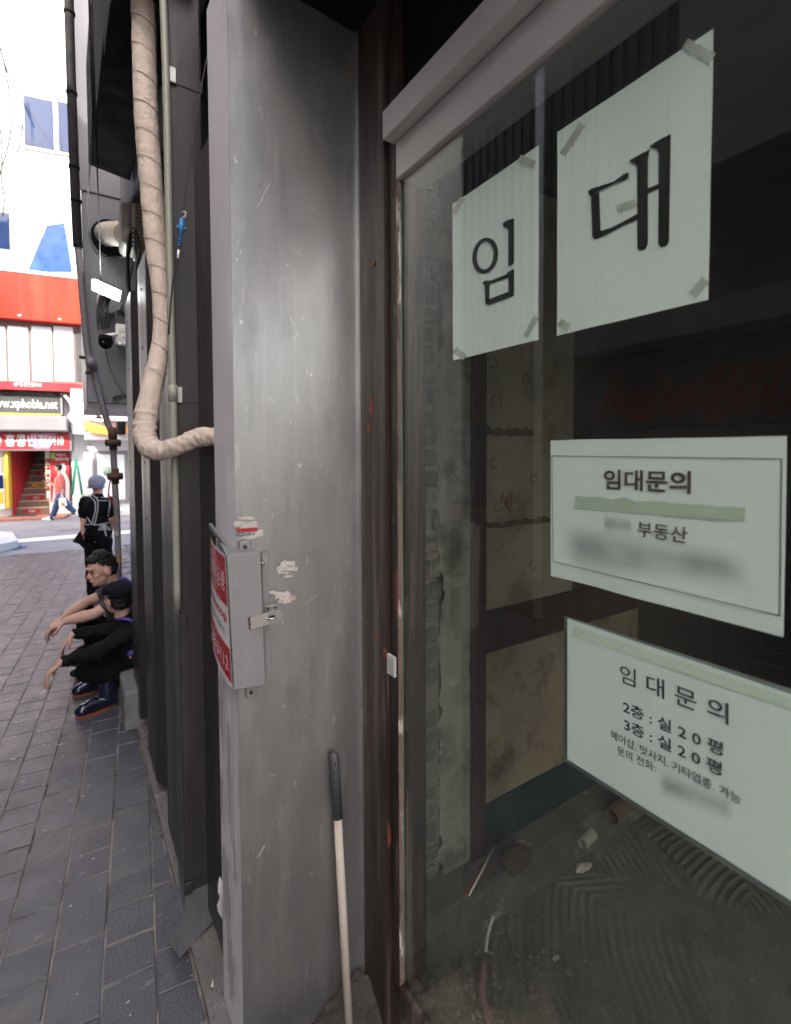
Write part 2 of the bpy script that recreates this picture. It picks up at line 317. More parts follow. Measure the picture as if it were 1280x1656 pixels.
for i in range(-40, 45):
    off = (i % 2) * 0.5 * pitch * 0.965 + 0.02 * math.sin(i * 2.3)
    j = -12; LB = pitch * 0.965; rj = random.Random(i * 7 + 1)
    while j < 92:
        a0 = row0 + i * pitch; b0 = 0.06 + j * LB + off
        nlong = 2 if rj.random() < 0.22 else 1; L0 = LB * nlong; j += nlong
        c = PR * (a0 + pitch / 2) + PD * (b0 + L0 / 2)
        if not (-2.75 < c.x < 0.62 and 0.3 < c.y < 12.1): continue
        rnd = random.random
        gx = 0.0022 + 0.0026 * rnd(); gy = 0.0014 + 0.0032 * rnd()
        if rnd() < 0.10: gy += 0.004
        z = -0.0006 + 0.0026 * rnd(); tx, ty = (rnd() - 0.5) * 0.012, (rnd() - 0.5) * 0.012
        ring = []
        for (u, v_) in ((gx, gy), (pitch - gx, gy), (pitch - gx, L0 - gy), (gx, L0 - gy)):
            p = PR * (a0 + u) + PD * (b0 + v_); dz = z + (u - pitch / 2) * tx + (v_ - L0 / 2) * ty
            p.x = min(p.x, KERBX - 0.012)
            ring.append((p, dz))
        if ring[1][0].x - ring[0][0].x < 0.03: continue
        top = []; low = []
        cc = sum((r[0] for r in ring), V()) / 4
        for p, dz in ring:
            q = p + (cc - p).normalized() * 0.004
            top.append(bm.verts.new((q.x, q.y, dz))); low.append(bm.verts.new((p.x, p.y, dz - 0.0035)))
        mi = 1 if rnd() < 0.3 else 0
        f = bm.faces.new(top); f.material_index = mi
        for k in range(4):
            f = bm.faces.new((low[k], low[(k + 1) % 4], top[(k + 1) % 4], top[k])); f.material_index = mi
bmesh.ops.recalc_face_normals(bm, faces=bm.faces[:])
struct('pavement', bm, [pav, pav2])
# the cross street beyond
bm = B(); quad(bm, [(-40, 12.2, -0.004), (40, 12.2, -0.004), (40, 26, -0.004), (-40, 26, -0.004)])
struct('street', bm, M('street_paving', (0.27, 0.265, 0.28), 0.85, 0, 0.10, 1.2, S1, 0.2, 40, fine=0.15, layers=(((0.16, 0.12, 0.115), 0.35, S1, 0.55, 0.05, 0.7),)))
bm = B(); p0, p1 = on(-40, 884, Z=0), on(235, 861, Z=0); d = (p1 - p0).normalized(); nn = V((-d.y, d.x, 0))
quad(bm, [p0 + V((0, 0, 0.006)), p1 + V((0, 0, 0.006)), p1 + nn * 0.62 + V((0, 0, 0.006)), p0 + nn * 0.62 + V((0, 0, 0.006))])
struct('sun_strip', bm, M('painted_sunlight', (0.82, 0.82, 0.80), 0.7, 0, 0.04, 3))  # strip of sunlight across the lane end, painted as flat white
# foot of the wall: low concrete kerb and the shop step
bm = B()
pts = []
for k in range(60):
    y = 1.62 + k * 0.12
    pts.append((KERBX + 0.006 * noise.noise(V((y * 3, 0, 0))) - 0.004, y))
for (xa, ya), (xb, yb) in zip(pts, pts[1:]):
    za = 0.026 + 0.006 * noise.noise(V((ya * 2, 3, 0))); zb = 0.026 + 0.006 * noise.noise(V((yb * 2, 3, 0)))
    quad(bm, [(xa, ya, -0.02), (xa, ya, za), (xb, yb, zb), (xb, yb, -0.02)])
    quad(bm, [(xa, ya, za), (0.62, ya, za + 0.02), (0.62, yb, zb + 0.02), (xb, yb, zb)])
quad(bm, [(0.345, 1.62, -0.02), (0.62, 1.62, -0.02), (0.62, 1.62, 0.046), (0.345, 1.62, 0.026)])
bmesh.ops.recalc_face_normals(bm, faces=bm.faces[:])
struct('kerb', bm, concrete)

# ================================================================ THE EMPTY SHOP
shop = thing('shop_building', (GX, 0, 0), 'vacant shop with galvanised pillar, brown window frame and dark glass front', 'building')
# pillar: galvanised sheet towards us, white painted sheet towards the lane
ztop = 3.40; XR = on(581, 700, Y=SY).x
bm = B(); nx_, nz_ = 14, 60
def sheet(bm, p00, p10, p01, n, amp, nu, nv, seed):
    """slightly buckled sheet metal: grid from p00 along p10-p00 and p01-p00"""
    p00, p10, p01 = V(p00), V(p10), V(p01); n = V(n); g = []
    for j in range(nv + 1):
        row = []
        for i in range(nu + 1):
            p = p00 + (p10 - p00) * (i / nu) + (p01 - p00) * (j / nv)
            e = min(1, 4 * min(i / nu, 1 - i / nu))
            row.append(bm.verts.new(p + n * (amp * e * noise.noise(V((p.x * 3 + seed, p.y * 3, p.z * 1.1))))))
        g.append(row)
    for j in range(nv):
        for i in range(nu):
            f = bm.faces.new((g[j][i], g[j][i + 1], g[j + 1][i + 1], g[j + 1][i])); f.smooth = True
sheet(bm, (PXC + 0.0015, SY, 0.0), (XR, SY, 0.0), (PXC + 0.0015, SY, ztop), (0, -1, 0), 0.006, nx_, nz_, 1)
gp = obj('galvanised_panel', bm, galv, shop)
bm = B(); box(bm, XR - 0.004, XR + 0.003, SY - 0.013, SY, 0.0, ztop, 0.001)   # folded edge
obj('panel_edge', bm, galv, shop)
WY = on(345, 620, X=PXC).y
bm = B(); sheet(bm, (PXC, WY, 0.0), (PXC, SY - 0.003, 0.0), (PXC, WY, ztop), (-1, 0, 0), 0.003, 5, 50, 4)
quad(bm, [(PXC + 0.0005, WY, 0), (PXC + 0.2, WY, 0), (PXC + 0.2, WY, ztop), (PXC + 0.0005, WY, ztop)])
obj('white_panel', bm, whitep, shop)
bm = B()                                                                     # peeled strips low on the white panel
rs = random.Random(8)
for (cy, cz_, hw, hh) in ((1.66, .50, .045, .14), (1.60, .92, .03, .20), (1.69, 1.10, .03, .16), (1.62, .24, .05, .10), (1.55, .66, .018, .09), (1.70, .78, .02, .10), (1.58, 1.42, .014, .10)):
    P = []; sd = rs.uniform(0, 50)
    for k in range(48):
        a = 2 * math.pi * k / 48; r_ = 1 + .55 * noise.noise(V((math.cos(a) * 1.6 + sd, math.sin(a) * 1.6, 0))) + .25 * noise.noise(V((math.cos(a) * 6 + sd, math.sin(a) * 6, 3)))
        P.append((PXC - 0.004, min(WY - .004, max(SY + .004, cy + hw * r_ * math.cos(a))), cz_ + hh * r_ * math.sin(a)))
    prism(bm, P, (0.0015, 0, 0))
obj('peeling_paint', bm, M('bare_patch', (0.40, 0.385, 0.40), 0.6, 0, 0.1, 12), shop)
rs = random.Random(31); scm = M('bright_scratch', (.74, .74, .72), .45, .2)                                             # scratches and chips in the zinc
for k in range(34):
    bm = B()
    x = rs.uniform(PXC + .02, XR - .02); z = rs.uniform(.3, 3.2); ln = rs.uniform(.006, .05) * (1.8 if rs.random() < .15 else 1); a = rs.gauss(1.2, .6); w2 = rs.uniform(.0004, .0011)
    d = V((math.cos(a), 0, math.sin(a))); q = V((-d.z, 0, d.x)); c = V((x, SY - 0.0065, z)); P = [c + d * ln * t + q * (.12 * ln * math.sin(3 * t)) for t in (-.5, -.2, .15, .5)]
    for p0, p1 in zip(P, P[1:]): quad(bm, [p0 - q * w2, p1 - q * w2, p1 + q * w2, p0 + q * w2])
    obj('scratch', bm, scm, gp)
bm = B()                                                                     # curled loose strip of film
g = [[bm.verts.new((PXC - 0.004 - 0.010 * (i / 5) ** 2 * (0.4 + abs(math.sin(j * 0.9))), WY - 0.03 + 0.025 * i / 5 + 0.01 * math.sin(j), 0.33 + 0.02 * j)) for i in range(6)] for j in range(8)]
for j in range(7):
    for i in range(5): bm.faces.new((g[j][i], g[j][i + 1], g[j + 1][i + 1], g[j + 1][i])).smooth = True
obj('loose_film', bm, M('white_film', (0.52, 0.52, 0.56), 0.35, 0, 0.04, 8), shop)

bm = B(); g = []                                                             # crumbled dirt and mortar heaped in the corner below the sheet
for j in range(25):
    r = []
    for i in range(31):
        x = 0.50 + 0.34 * i / 30; y = SY - 0.004 - 0.13 * j / 24
        e = max(0, 1 - ((0.85 - x) / 0.20) ** 2) * max(0, 1 - (j / 24) ** 1.5)
        r.append(bm.verts.new((x, y, 0.02 + 0.09 * e + 0.02 * e * noise.noise(V((x * 30, y * 30, 2))) + .012 * noise.noise(V((x * 70, y * 70, 4))))))
    g.append(r)
for j in range(24):
    for i in range(30): bm.faces.new((g[j][i], g[j + 1][i], g[j + 1][i + 1], g[j][i + 1])).smooth = True
struct('dirt_heap', bm, M('dark_dirt', (0.045, 0.041, 0.038), .95, 0, .3, 14, S1, .6, 70, fine=.3, layers=(((.20, .185, .165), 16, S1, .60, .07, .7),)))
# brown window frame: stepped uprights, putty strip, bottom rail
wf = tag(obj('window_frame', B(), frame, shop))
ya, yb, yc = on(583, 800, X=0.835).y, on(627, 800, X=0.835).y, on(647, 800, X=0.848).y
def strip(y0, y1, x0, x1, z0, z1, n, seed):
    b2 = B(); box(b2, x0, x1, y0, y1, z0, z1, 0.003)
    return b2
bm = B(); box(bm, 0.835, 0.95, yb + 0.0445, ya + 0.03, 0.0, 3.36, 0.003)
obj('outer_upright', bm, frame, wf)
bm = B(); box(bm, 0.829, 0.95, yb + 0.001, yb + 0.042, 0.0, 3.36, 0.003)
obj('upright', bm, frame, wf)
bm = B(); box(bm, 0.843, 0.95, yc + 0.002, yb - 0.001, 0.22, 3.36, 0.002)
obj('inner_upright', bm, frame, wf)
bm = B(); prev = None; zz = 0.24
ring = []
k = 0
while zz < 2.78:                                                            # ragged putty bead along the glass
    wdt = 0.0032 + 0.003 * noise.noise(V((zz * 22, 1, 0))) + 0.002 * noise.noise(V((zz * 70, 4, 0)))
    ring.append([bm.verts.new((0.8405, yc + 0.004, zz)), bm.verts.new((0.8385, yc - max(0.0008, wdt), zz)), bm.verts.new((0.851, yc - max(0.0008, wdt) - 0.002, zz))])
    zz += 0.008
for a, b in zip(ring, ring[1:]):
    for i in range(2): bm.faces.new((a[i], a[i + 1], b[i + 1], b[i]))
bmesh.ops.recalc_face_normals(bm, faces=bm.faces[:])
obj('putty_bead', bm, putty, wf)
bm = B(); box(bm, 0.838, 0.90, -1.6, yc, 0.16, 0.245, 0.004); obj('bottom_rail', bm, frame, wf)
bm = B(); box(bm, 0.826, 0.8365, yc + 0.004, yc + 0.047, *(sorted((on(640, 1097, X=0.83).z, on(640, 1064, X=0.83).z))), 0.002)
obj('paper_scrap', bm, M('pale_scrap', (0.42, 0.44, 0.44), 0.7, 0, 0.2, 30, S1, 0.2, 60, layers=(((0.28, 0.06, 0.04), 22, S1, 0.62, 0.05, 0.8),)), wf)
bm = B()                                                                     # scraped red primer patches along the frame
for (px, py, ww, hh) in ((601, 655, .016, .05), (604, 426, .02, .018), (597, 693, .012, .02), (626, 1055, .02, .025), (632, 1350, .016, .06), (645, 960, .006, .12), (612, 1030, .05, .008)):
    c = on(px, py, X=0.834); n = 9
    P = [(0.8335 - 0.006 * (px > 622), c.y + ww * (0.5 + 0.25 * random.random()) * math.cos(2 * math.pi * k / n), c.z + hh * (0.5 + 0.3 * random.random()) * math.sin(2 * math.pi * k / n)) for k in range(n)]
    bm = B(); prism(bm, P, (-0.0006, 0, 0)); obj('primer_patch', bm, redox, wf)

# the pane and the boards above it
gz0, gz1 = 0.245, on(648, 293, X=GX).z
bm = B(); box(bm, GX, GX + 0.006, -1.6, yc - 0.002, gz0, gz1 + 0.02)
pane = obj('window_pane', bm, glass, shop)
bm = B(); box(bm, GX + 0.0005, GX + 0.0055, yc - 0.0019, yc - 0.0005, gz0, gz1); obj('pane_edge', bm, M('glass_edge', (0.16, 0.30, 0.24), 0.2, 0, 0.2, 30, VS), pane)
zb = on(648, 230, X=0.848).z
bm = B(); box(bm, 0.838, 0.95, -1.6, yc - 0.001, gz1 + 0.004, zb, 0.002); obj('fascia_board', bm, fascm, shop)
bx = on(621, 200, Y=yc + 0.004).x; zt = on(621, 176, Y=yc).z
bm = B(); box(bm, bx, 0.95, -1.6, yc + 0.012, zb + 0.003, zt, 0.002); obj('fascia_box', bm, fascm, shop)
bm = B(); box(bm, 0.87, 0.96, -3.5, SY + 0.2, zt + 0.003, 3.36); obj('lintel', bm, black, shop)
# canopy over the shop front and the storeys above
cz = on(500, 18, Y=SY).z
bm = B()
V8 = [(on(352, 0, Y=SY).x - 0.02, -2.2, cz + 0.02), (0.96, -2.2, cz + 0.02), (0.96, SY + 0.25, cz), (PXC + 0.03, SY + 0.25, cz + 0.03)]
hexa(bm, [V(p) for p in V8] + [V(p) + V((0, 0, 0.35)) for p in V8]); obj('canopy', bm, black, shop)
bm = B(); box(bm, 0.50, 5.0, -4, 2.0, cz + 0.36, 7.2); obj('upper_storey', bm, greyclad, shop)
bm = B(); box(bm, 0.87, 1.0, -7, -1.62, 0, 3.7); obj('side_wall', bm, greyclad, shop)

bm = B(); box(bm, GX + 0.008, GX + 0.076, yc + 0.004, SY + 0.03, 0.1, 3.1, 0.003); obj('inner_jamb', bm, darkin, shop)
# ---- inside: end wall with brick, plaster, post, stained boards; floor; back
def ew(px, py): p = on(px, py, Y=SY + 0.02); return p.x, p.z
IY = SY + 0.02
bm = B(); box(bm, GX + 0.02, 5.2, IY + 0.03, IY + 0.2, 0, 3.6); obj('end_wall', bm, darkin, shop)
bm = B(); xb0, xb1 = GX + 0.05, ew(716, 900)[0]                               # rough brick courses
z = 0.16; rs = random.Random(14)
while z < 3.0:
    ch_ = rs.uniform(.055, .085)
    off = random.uniform(-0.02, 0.02)
    for (a, b) in ((xb0, xb1 - 0.02 + off),):
        rr = rs.uniform(-0.012, 0.012)
        xm = rs.uniform(a + .03, b - .02)
        for (q0, q1) in ((a, xm - .006), (xm + .006, b)):
            if rs.random() < .85: box(bm, q0, q1, IY + 0.004 - rr + rs.uniform(-.004, .004), IY + 0.03, z + 0.006 + rs.uniform(-.004, .004), z + ch_ + rs.uniform(-.004, .004), 0.007)
    z += ch_ + 0.014
obj('brick_wall', bm, brickm, shop)
bm = B(); sheet(bm, (xb0, IY + 0.014, 0.16), (xb1 - 0.01, IY + 0.014, 0.16), (xb0, IY + 0.014, 3.0), (0, -1, 0), 0.004, 8, 90, 8); obj('mortar_bed', bm, mortar, shop)
bm = B(); xp1 = ew(764, 900)[0]                                              # ragged plaster coat
ed = []; nz = 110
for j in range(nz + 1):
    z = 0.17 + (2.9 - 0.17) * j / nz
    xl = xb1 - 0.015 + 0.075 * noise.noise(V((z * 2.6, 2, 1))) + 0.03 * noise.noise(V((z * 17, 5, 1)))
    xr = xp1 + (0.03 * noise.noise(V((z * 7, 9, 1))) - 0.015) * (1 if z < 1.2 else 0.3)
    ed.append([bm.verts.new((xl + (xr - xl) * i / 10, IY - 0.012 - 0.006 * noise.noise(V((xl + i * .1, z * 6, 3))) + (0.014 if i == 0 else 0), z)) for i in range(11)])
for a, b in zip(ed, ed[1:]):
    for i in range(10): bm.faces.new((a[i], a[i + 1], b[i + 1], b[i])).smooth = True
obj('plaster_coat', bm, plaster, shop)
xw0, xw1 = ew(758, 900)[0], ew(780, 900)[0]
bm = B(); box(bm, xw0, xw1, IY - 0.03, IY + 0.03, 0.22, 3.2, 0.004); obj('wooden_post', bm, oldwood, shop)
zr1, zr0 = ew(790, 987)[1], ew(790, 1052)[1]
bm = B(); sheet(bm, (xw1, IY, zr1), (2.02, IY, zr1), (xw1, IY, 3.1), (0, -1, 0), 0.004, 20, 40, 12); obj('upper_board', bm, cream, shop)
bm = B(); box(bm, xw1 + 0.001, 2.6, IY - 0.028, IY + 0.02, zr0, zr1, 0.004); obj('wooden_rail', bm, oldwood, shop)
zt0 = ew(790, 1300)[1]
bm = B(); sheet(bm, (xw1, IY + 0.006, zt0), (2.6, IY + 0.006, zt0), (xw1, IY + 0.006, zr0), (0, -1, 0), 0.004, 20, 20, 15); obj('lower_board', bm, M('stained_board', (0.20, 0.16, 0.115), 0.85, 0, 0.16, 5, S1, 0.2, 40, fine=0.15, layers=(((0.055, 0.042, 0.03), 6, (1, 1, 1), 0.50, 0.14, 0.8),)), shop)
bm = B(); box(bm, xw1 + 0.001, 2.6, IY - 0.012, IY + 0.02, 0.12, zt0, 0.004); obj('teal_base', bm, teal, shop)
bm = B()                                                                     # rings left by old fittings and glue stripes
rmk = M('ring_stain', (0.06, 0.055, 0.04), 0.9)
for (px, py, r) in ((796, 586, .022), (802, 650, .028), (797, 749, .020), (803, 820, .018), (862, 775, .020), (861, 913, .020), (850, 615, .02)):
    x, z = ew(px, py); P = []
    a0 = random.uniform(0, 6)
    for k in range(15): a = a0 + k / 14 * 5.2; P.append(V((x + r * math.cos(a), IY - 0.006, z + r * 1.1 * math.sin(a))))
    bm = B(); tube(bm, P, 0.0018, 5); obj('ring_mark', bm, rmk, shop)
bm = B()
glm = M('old_glue', (0.07, 0.052, 0.03), 0.9, 0, 0.3, 30, (1, 1, 1), 0.3, 60)
for (px0, px1, py, hh) in ((783, 862, 697, .034), (786, 890, 850, .028)):
    x0, z0 = ew(px0, py); x1, _ = ew(px1, py); n = 26; up = []; dn = []
    for k in range(n + 1):
        x = x0 + (x1 - x0) * k / n
        up.append((x, IY - 0.0055, z0 + hh * (0.4 + 0.5 * noise.noise(V((x * 30, 1, z0)))))); dn.append((x, IY - 0.0055, z0 - hh * (0.5 + 0.25 * noise.noise(V((x * 40, 7, z0))))))
    bm = B(); prism(bm, up + dn[::-1], (0, -0.0015, 0)); obj('glue_stripe', bm, glm, shop)
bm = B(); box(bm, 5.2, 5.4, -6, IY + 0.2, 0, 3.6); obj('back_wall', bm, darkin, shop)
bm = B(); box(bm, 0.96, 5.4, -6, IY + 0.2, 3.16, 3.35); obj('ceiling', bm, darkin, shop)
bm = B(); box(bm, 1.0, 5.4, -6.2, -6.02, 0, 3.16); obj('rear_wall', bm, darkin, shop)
# kerb along the end wall, then the combed adhesive floor
FZ = 0.10
k0 = on(690, 1500, Y=IY - 0.16)
bm = B()
V8 = [(GX + 0.03, IY - 0.17, 0.02), (3.0, IY - 0.17, 0.02), (3.0, IY + 0.02, 0.02), (GX + 0.03, IY + 0.02, 0.02), (GX + 0.03, IY - 0.13, 0.24), (3.0, IY - 0.13, 0.24), (3.0, IY + 0.02, 0.25), (GX + 0.03, IY + 0.02, 0.25)]
hexa(bm, [V(p) for p in V8], 0.008); obj('inner_kerb', bm, M('dirty_kerb', (0.075, 0.070, 0.060), .95, 0, .25, 8, S1, .5, 50, fine=.25, layers=(((.19, .175, .145), 7, S1, .60, .06, .7), ((.03, .028, .024), 5, S1, .52, .12, .7))), shop)
bm = B(); nu, nv = 420, 460; x0, x1, y0, y1 = GX + 0.02, 2.9, -0.9, IY - 0.12; g = []
def comb(x, y):
    n1 = noise.noise(V((x * 1.3, y * 1.3, 4)))
    c1 = V((2.3, 0.35)); r = (V((x, y)) - c1).length
    if n1 > 0.02: h = math.sin(2 * math.pi * r / 0.034)
    elif noise.noise(V((x * 1.9, y * 1.9, 11))) > 0: h = math.sin(2 * math.pi * (x * 0.45 + y * 0.89) / 0.033)
    else: h = math.sin(2 * math.pi * (x * 0.85 - y * 0.52) / 0.033)
    worn = max(0, min(1, 0.75 + noise.noise(V((x * 2.2, y * 2.2, 21))) * 1.6))
    worn *= max(0, min(1, (y1 - y - .02) / .10))
    return 0.0075 * max(-0.45, h) * worn + 0.006 * noise.noise(V((x * 9, y * 9, 2)))
for j in range(nv + 1):
    v_ = j / nv; y = y1 + (y0 - y1) * v_ ** 1.25
    g.append([bm.verts.new((x, y, FZ + comb(x, y))) for x in (x0 + (x1 - x0) * (i / nu) ** 1.3 for i in range(nu + 1))])
for j in range(nv):
    for i in range(nu): bm.faces.new((g[j][i], g[j + 1][i], g[j + 1][i + 1], g[j][i + 1])).smooth = True
struct('shop_floor', bm, adhes)
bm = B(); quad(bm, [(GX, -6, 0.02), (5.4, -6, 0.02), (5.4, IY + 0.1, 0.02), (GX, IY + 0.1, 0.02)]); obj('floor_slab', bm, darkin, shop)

# ================================================================ THE DARK CLAD BUILDING NEXT DOOR
clb = thing('clad_building', (0.6, 3.2, 0), 'dark brown ribbed metal wall with grey cladding above, next to the downspout', 'building')
WX = 0.41
def zr(x, y0, y1): return x
bm = B(); prof = []; y = 1.80
ylim = on(209, 700, X=WX - 0.02).y
prof.append((WX + 0.02, y)); 
for y0_, y1_ in ((2.26, 2.62), (3.00, 3.38), (3.80, 4.20)):
    dp = 0.05
    prof += [(WX, y0_ - 0.05), (WX - dp, y0_), (WX - dp, y1_), (WX, y1_ + 0.05)]
prof.append((WX, ylim))
bz = 0.115
vs0 = [bm.verts.new((x, y, bz + 0.015 * noise.noise(V((y * 4, 0, 0))))) for x, y in prof]; vs1 = [bm.verts.new((x, y, 3.05)) for x, y in prof]
for i in range(len(prof) - 1): bm.faces.new((vs0[i], vs0[i + 1], vs1[i + 1], vs1[i]))
ve0, ve1 = bm.verts.new((1.4, ylim, bz)), bm.verts.new((1.4, ylim, 3.05)); bm.faces.new((vs0[-1], ve0, ve1, vs1[-1]))
bmesh.ops.recalc_face_normals(bm, faces=bm.faces[:])
rw = obj('ribbed_wall', bm, clad, clb)
md = rw.modifiers.new('edge', 'BEVEL'); md.width = 0.006; md.segments = 2; md.limit_method = 'ANGLE'; md.angle_limit = R(20)
bm = B(); box(bm, WX + 0.03, 1.4, 1.78, ylim - 0.01, 0, 0.2); box(bm, WX + 0.06, 1.4, 1.76, ylim - 0.02, 0.2, 3.0); obj('wall_core', bm, concrete, clb)
bm = B(); box(bm, 0.54, 1.4, 1.77, ylim, 3.001, 3.95); obj('upper_band', bm, black, clb)
# recess behind the sitting men and the wall that continues
bm = B(); box(bm, 0.62, 1.4, ylim + 0.002, 6.6, 0, 2.45); obj('recess_wall', bm, greyclad, clb)
# grey clad upper part that overhangs the recess
gx0 = on(134, 640, Y=5.3).x; gz = on(150, 652, Y=5.3).z
bm = B(); box(bm, 0.135, 1.5, 5.3, 6.9, gz, 7.5, 0.01); obj('overhang', bm, greyclad, clb)
bm = B(); box(bm, 0.118, 1.5, 5.285, 5.3, on(150, 312, Y=5.3).z, 7.5, 0.004); obj('upper_sheet', bm, greyclad, clb)
bm = B(); box(bm, 0.44, 3.0, 2.02, 6.9, 3.92, 7.5, 0.01); obj('upper_storey', bm, greyclad, clb)
c = on(181, 385, Y=5.283); bm = B()
P = [c + V((0.155 * math.cos(a), 0, 0.155 * math.sin(a))) for a in [2 * math.pi * k / 24 for k in range(25)]]
tube(bm, P, 0.014, 8); disc_cyl(bm, c + V((0, -0.004, 0)), (0, 1, 0), 0.148, 0.003, 24); obj('duct_collar', bm, black, clb)
# black awning units over the lane, three stepped trays
for i, (ya_, yb_, za_, h_) in enumerate(((1.95, 2.62, 3.70, 0.9), (2.64, 3.40, 3.86, 0.8), (3.42, 4.34, 4.06, 0.7))):
    bm = B()
    xo = (0.175, 0.172, 0.168)[i]
    V8 = [(xo, ya_, za_), (0.43, ya_, za_ - 0.02), (0.43, yb_, za_ - 0.02), (xo - 0.008, yb_, za_ + 0.02)]
    hexa(bm, [V(p) for p in V8] + [V(p) + V((0, 0, h_)) for p in V8], 0.006)
    obj('awning_tray', bm, black, clb)
rvm = M('rivet_head', (0.10, 0.097, 0.095), 0.4, 0.4)
for k in range(9):
    for (y_, x_) in ((3.19, WX - 0.05), (4.0, WX - 0.05), (2.82, WX)):
        bm = B(); disc_cyl(bm, V((x_ - .0005, y_ + .01 * (k % 2), 0.25 + k * 0.33)), (-1, 0, 0), 0.008, 0.004, 8); obj('rivet', bm, rvm, rw)
# concrete block the men sit on
st = on(192, 1190, Z=0.0)
bm = B(); V8 = [(0.27, 3.88, 0), (0.62, 3.88, 0), (0.62, 5.10, 0), (0.27, 5.10, 0), (0.275, 3.90, 0.27), (0.62, 3.90, 0.28), (0.62, 5.10, 0.28), (0.275, 5.10, 0.27)]
hexa(bm, [V(p) for p in V8], 0.012)
tag(obj('concrete_step', bm, M('grey_step', (0.20, 0.20, 0.205), 0.85, 0, 0.12, 6, S1, 0.3, 60, fine=0.25, layers=(((0.10, 0.095, 0.09), 6, S1, 0.56, 0.1, 0.6),))), 'grey concrete step under the two sitting men', 'step')

# ================================================================ THE BUILDING ACROSS THE LANE (seen in the glass)
opp = thing('opposite_building', (-2.9, 2, 0), 'dark building across the lane with shutter, seen reflected in the shop glass, plus an added unseen rear block', 'building')
OX = -2.75
bm = B(); box(bm, -6.5, OX, -4.6, 11.2, 0, 8.2); box(bm, -15, OX - 0.01, 5.0, 11.18, 8.15, 12.6); box(bm, -15, -6.4, 5.0, 11.18, 0, 8.2); obj('wall', bm, M('brown_render', (0.095, 0.09, 0.085), 0.85, 0, 0.15, 2, S1, 0.2, 30), opp)  # last two boxes: unseen tall rear block, added to shade the street
bm = B()
for k in range(26): box(bm, OX + 0.002, OX + 0.03, 2.4 + k * 0.14, 2.4 + k * 0.14 + 0.075, 2.9, 6.0)
obj('ribbed_sheet', bm, M('grey_ribs', (0.075, 0.07, 0.068), 0.5, 0.2), opp)
bm = B()
for k in range(24): box(bm, OX + 0.004, OX + 0.03, 0.6, 3.1, 0.1 + k * 0.115, 0.1 + k * 0.115 + 0.107, 0.012)
sh = obj('shutter', bm, M('shutter_metal', (0.17, 0.165, 0.16), 0.5, 0.3), opp)
bm = B(); rs = random.Random(3)
for k in range(14):
    y = 1.2 + k * 0.125; P = [V((OX + 0.040, y + rs.uniform(-.04, .16), 2.42 + rs.uniform(-.22, .22))) for _ in range(7)]
    tube(bm, spline(P, 5), 0.016, 5)
obj('graffiti', bm, redp, sh)
bm = B(); box(bm, OX + 0.002, OX + 0.34, 0.4, 3.4, 2.88, 3.12, 0.01); obj('shutter_box', bm, greybox, opp)
bm = B(); box(bm, OX + 0.002, OX + 0.06, 4.4, 5.5, 1.2, 2.4, 0.01); f_ = obj('window', bm, winframe, opp)
bm = B(); box(bm, OX + 0.062, OX + 0.07, 4.46, 5.44, 1.26, 2.34); obj('pane', bm, bluewin, f_)
bm = B(); box(bm, OX + 0.002, OX + 0.05, -1.5, 2.3, 4.05, 8.0, 0.01); obj('upper_panel', bm, M('pale_panel', (0.22, 0.215, 0.205), .6), opp)
bm = B(); box(bm, OX + 0.002, OX + 0.5, -1.5, 2.3, 3.78, 4.04, 0.01); obj('ledge', bm, black, opp)
bm = B(); tube(bm, [(OX + 0.09, 3.75, 0.1), (OX + 0.09, 3.75, 6.5)], 0.05, 10); obj('drain_pipe', bm, white, opp)
# ================================================================ ACROSS THE STREET
def FB(bm, px0, py0, px1, py1, d0, d1, bevel=0.0):
    d = max(d0, d1); pm, ym = (px0 + px1) / 2, (py0 + py1) / 2
    fbox(bm, fs(px0, ym, d)[0], fs(px1, ym, d)[0], fs(pm, py1, d)[1], fs(pm, py0, d)[1], d0, d1, bevel)
def ftext(name, s, px0, py0, px1, py1, d, m, parent, bold=0.0):
    a, h0 = fs(px0, (py0 + py1) / 2, d)[0], fs((px0 + px1) / 2, py1, d)[1]
    b, h1 = fs(px1, (py0 + py1) / 2, d)[0], fs((px0 + px1) / 2, py0, d)[1]
    return obj(name, text_bm(s, fp(a, h0, d), FD, V((0, 0, 1)), b - a, h1 - h0, 0.003, bold), m, parent)
sm0, sm1 = fs(18, 770)[0], fs(80, 770)[0]; eh = fs(50, 728)[1]
rb = thing('restaurant_building', fp(0, 0), 'tall sunlit white building across the street with red signs and a stair entrance', 'building')
bm = B(); sL, sR = fs(-160, 700)[0], fs(122, 700)[0]
fbox(bm, sL, sm0, 0, eh, -4, 0); fbox(bm, sm1, sR, 0, eh, -4, 0); fbox(bm, sL, sR + 0.55, eh, 24, -4, 0)
obj('wall', bm, facwall, rb)
bm = B(); fbox(bm, sm0, sm1, 0, eh, -4.2, -3.9); obj('stair_back', bm, winframe, rb)
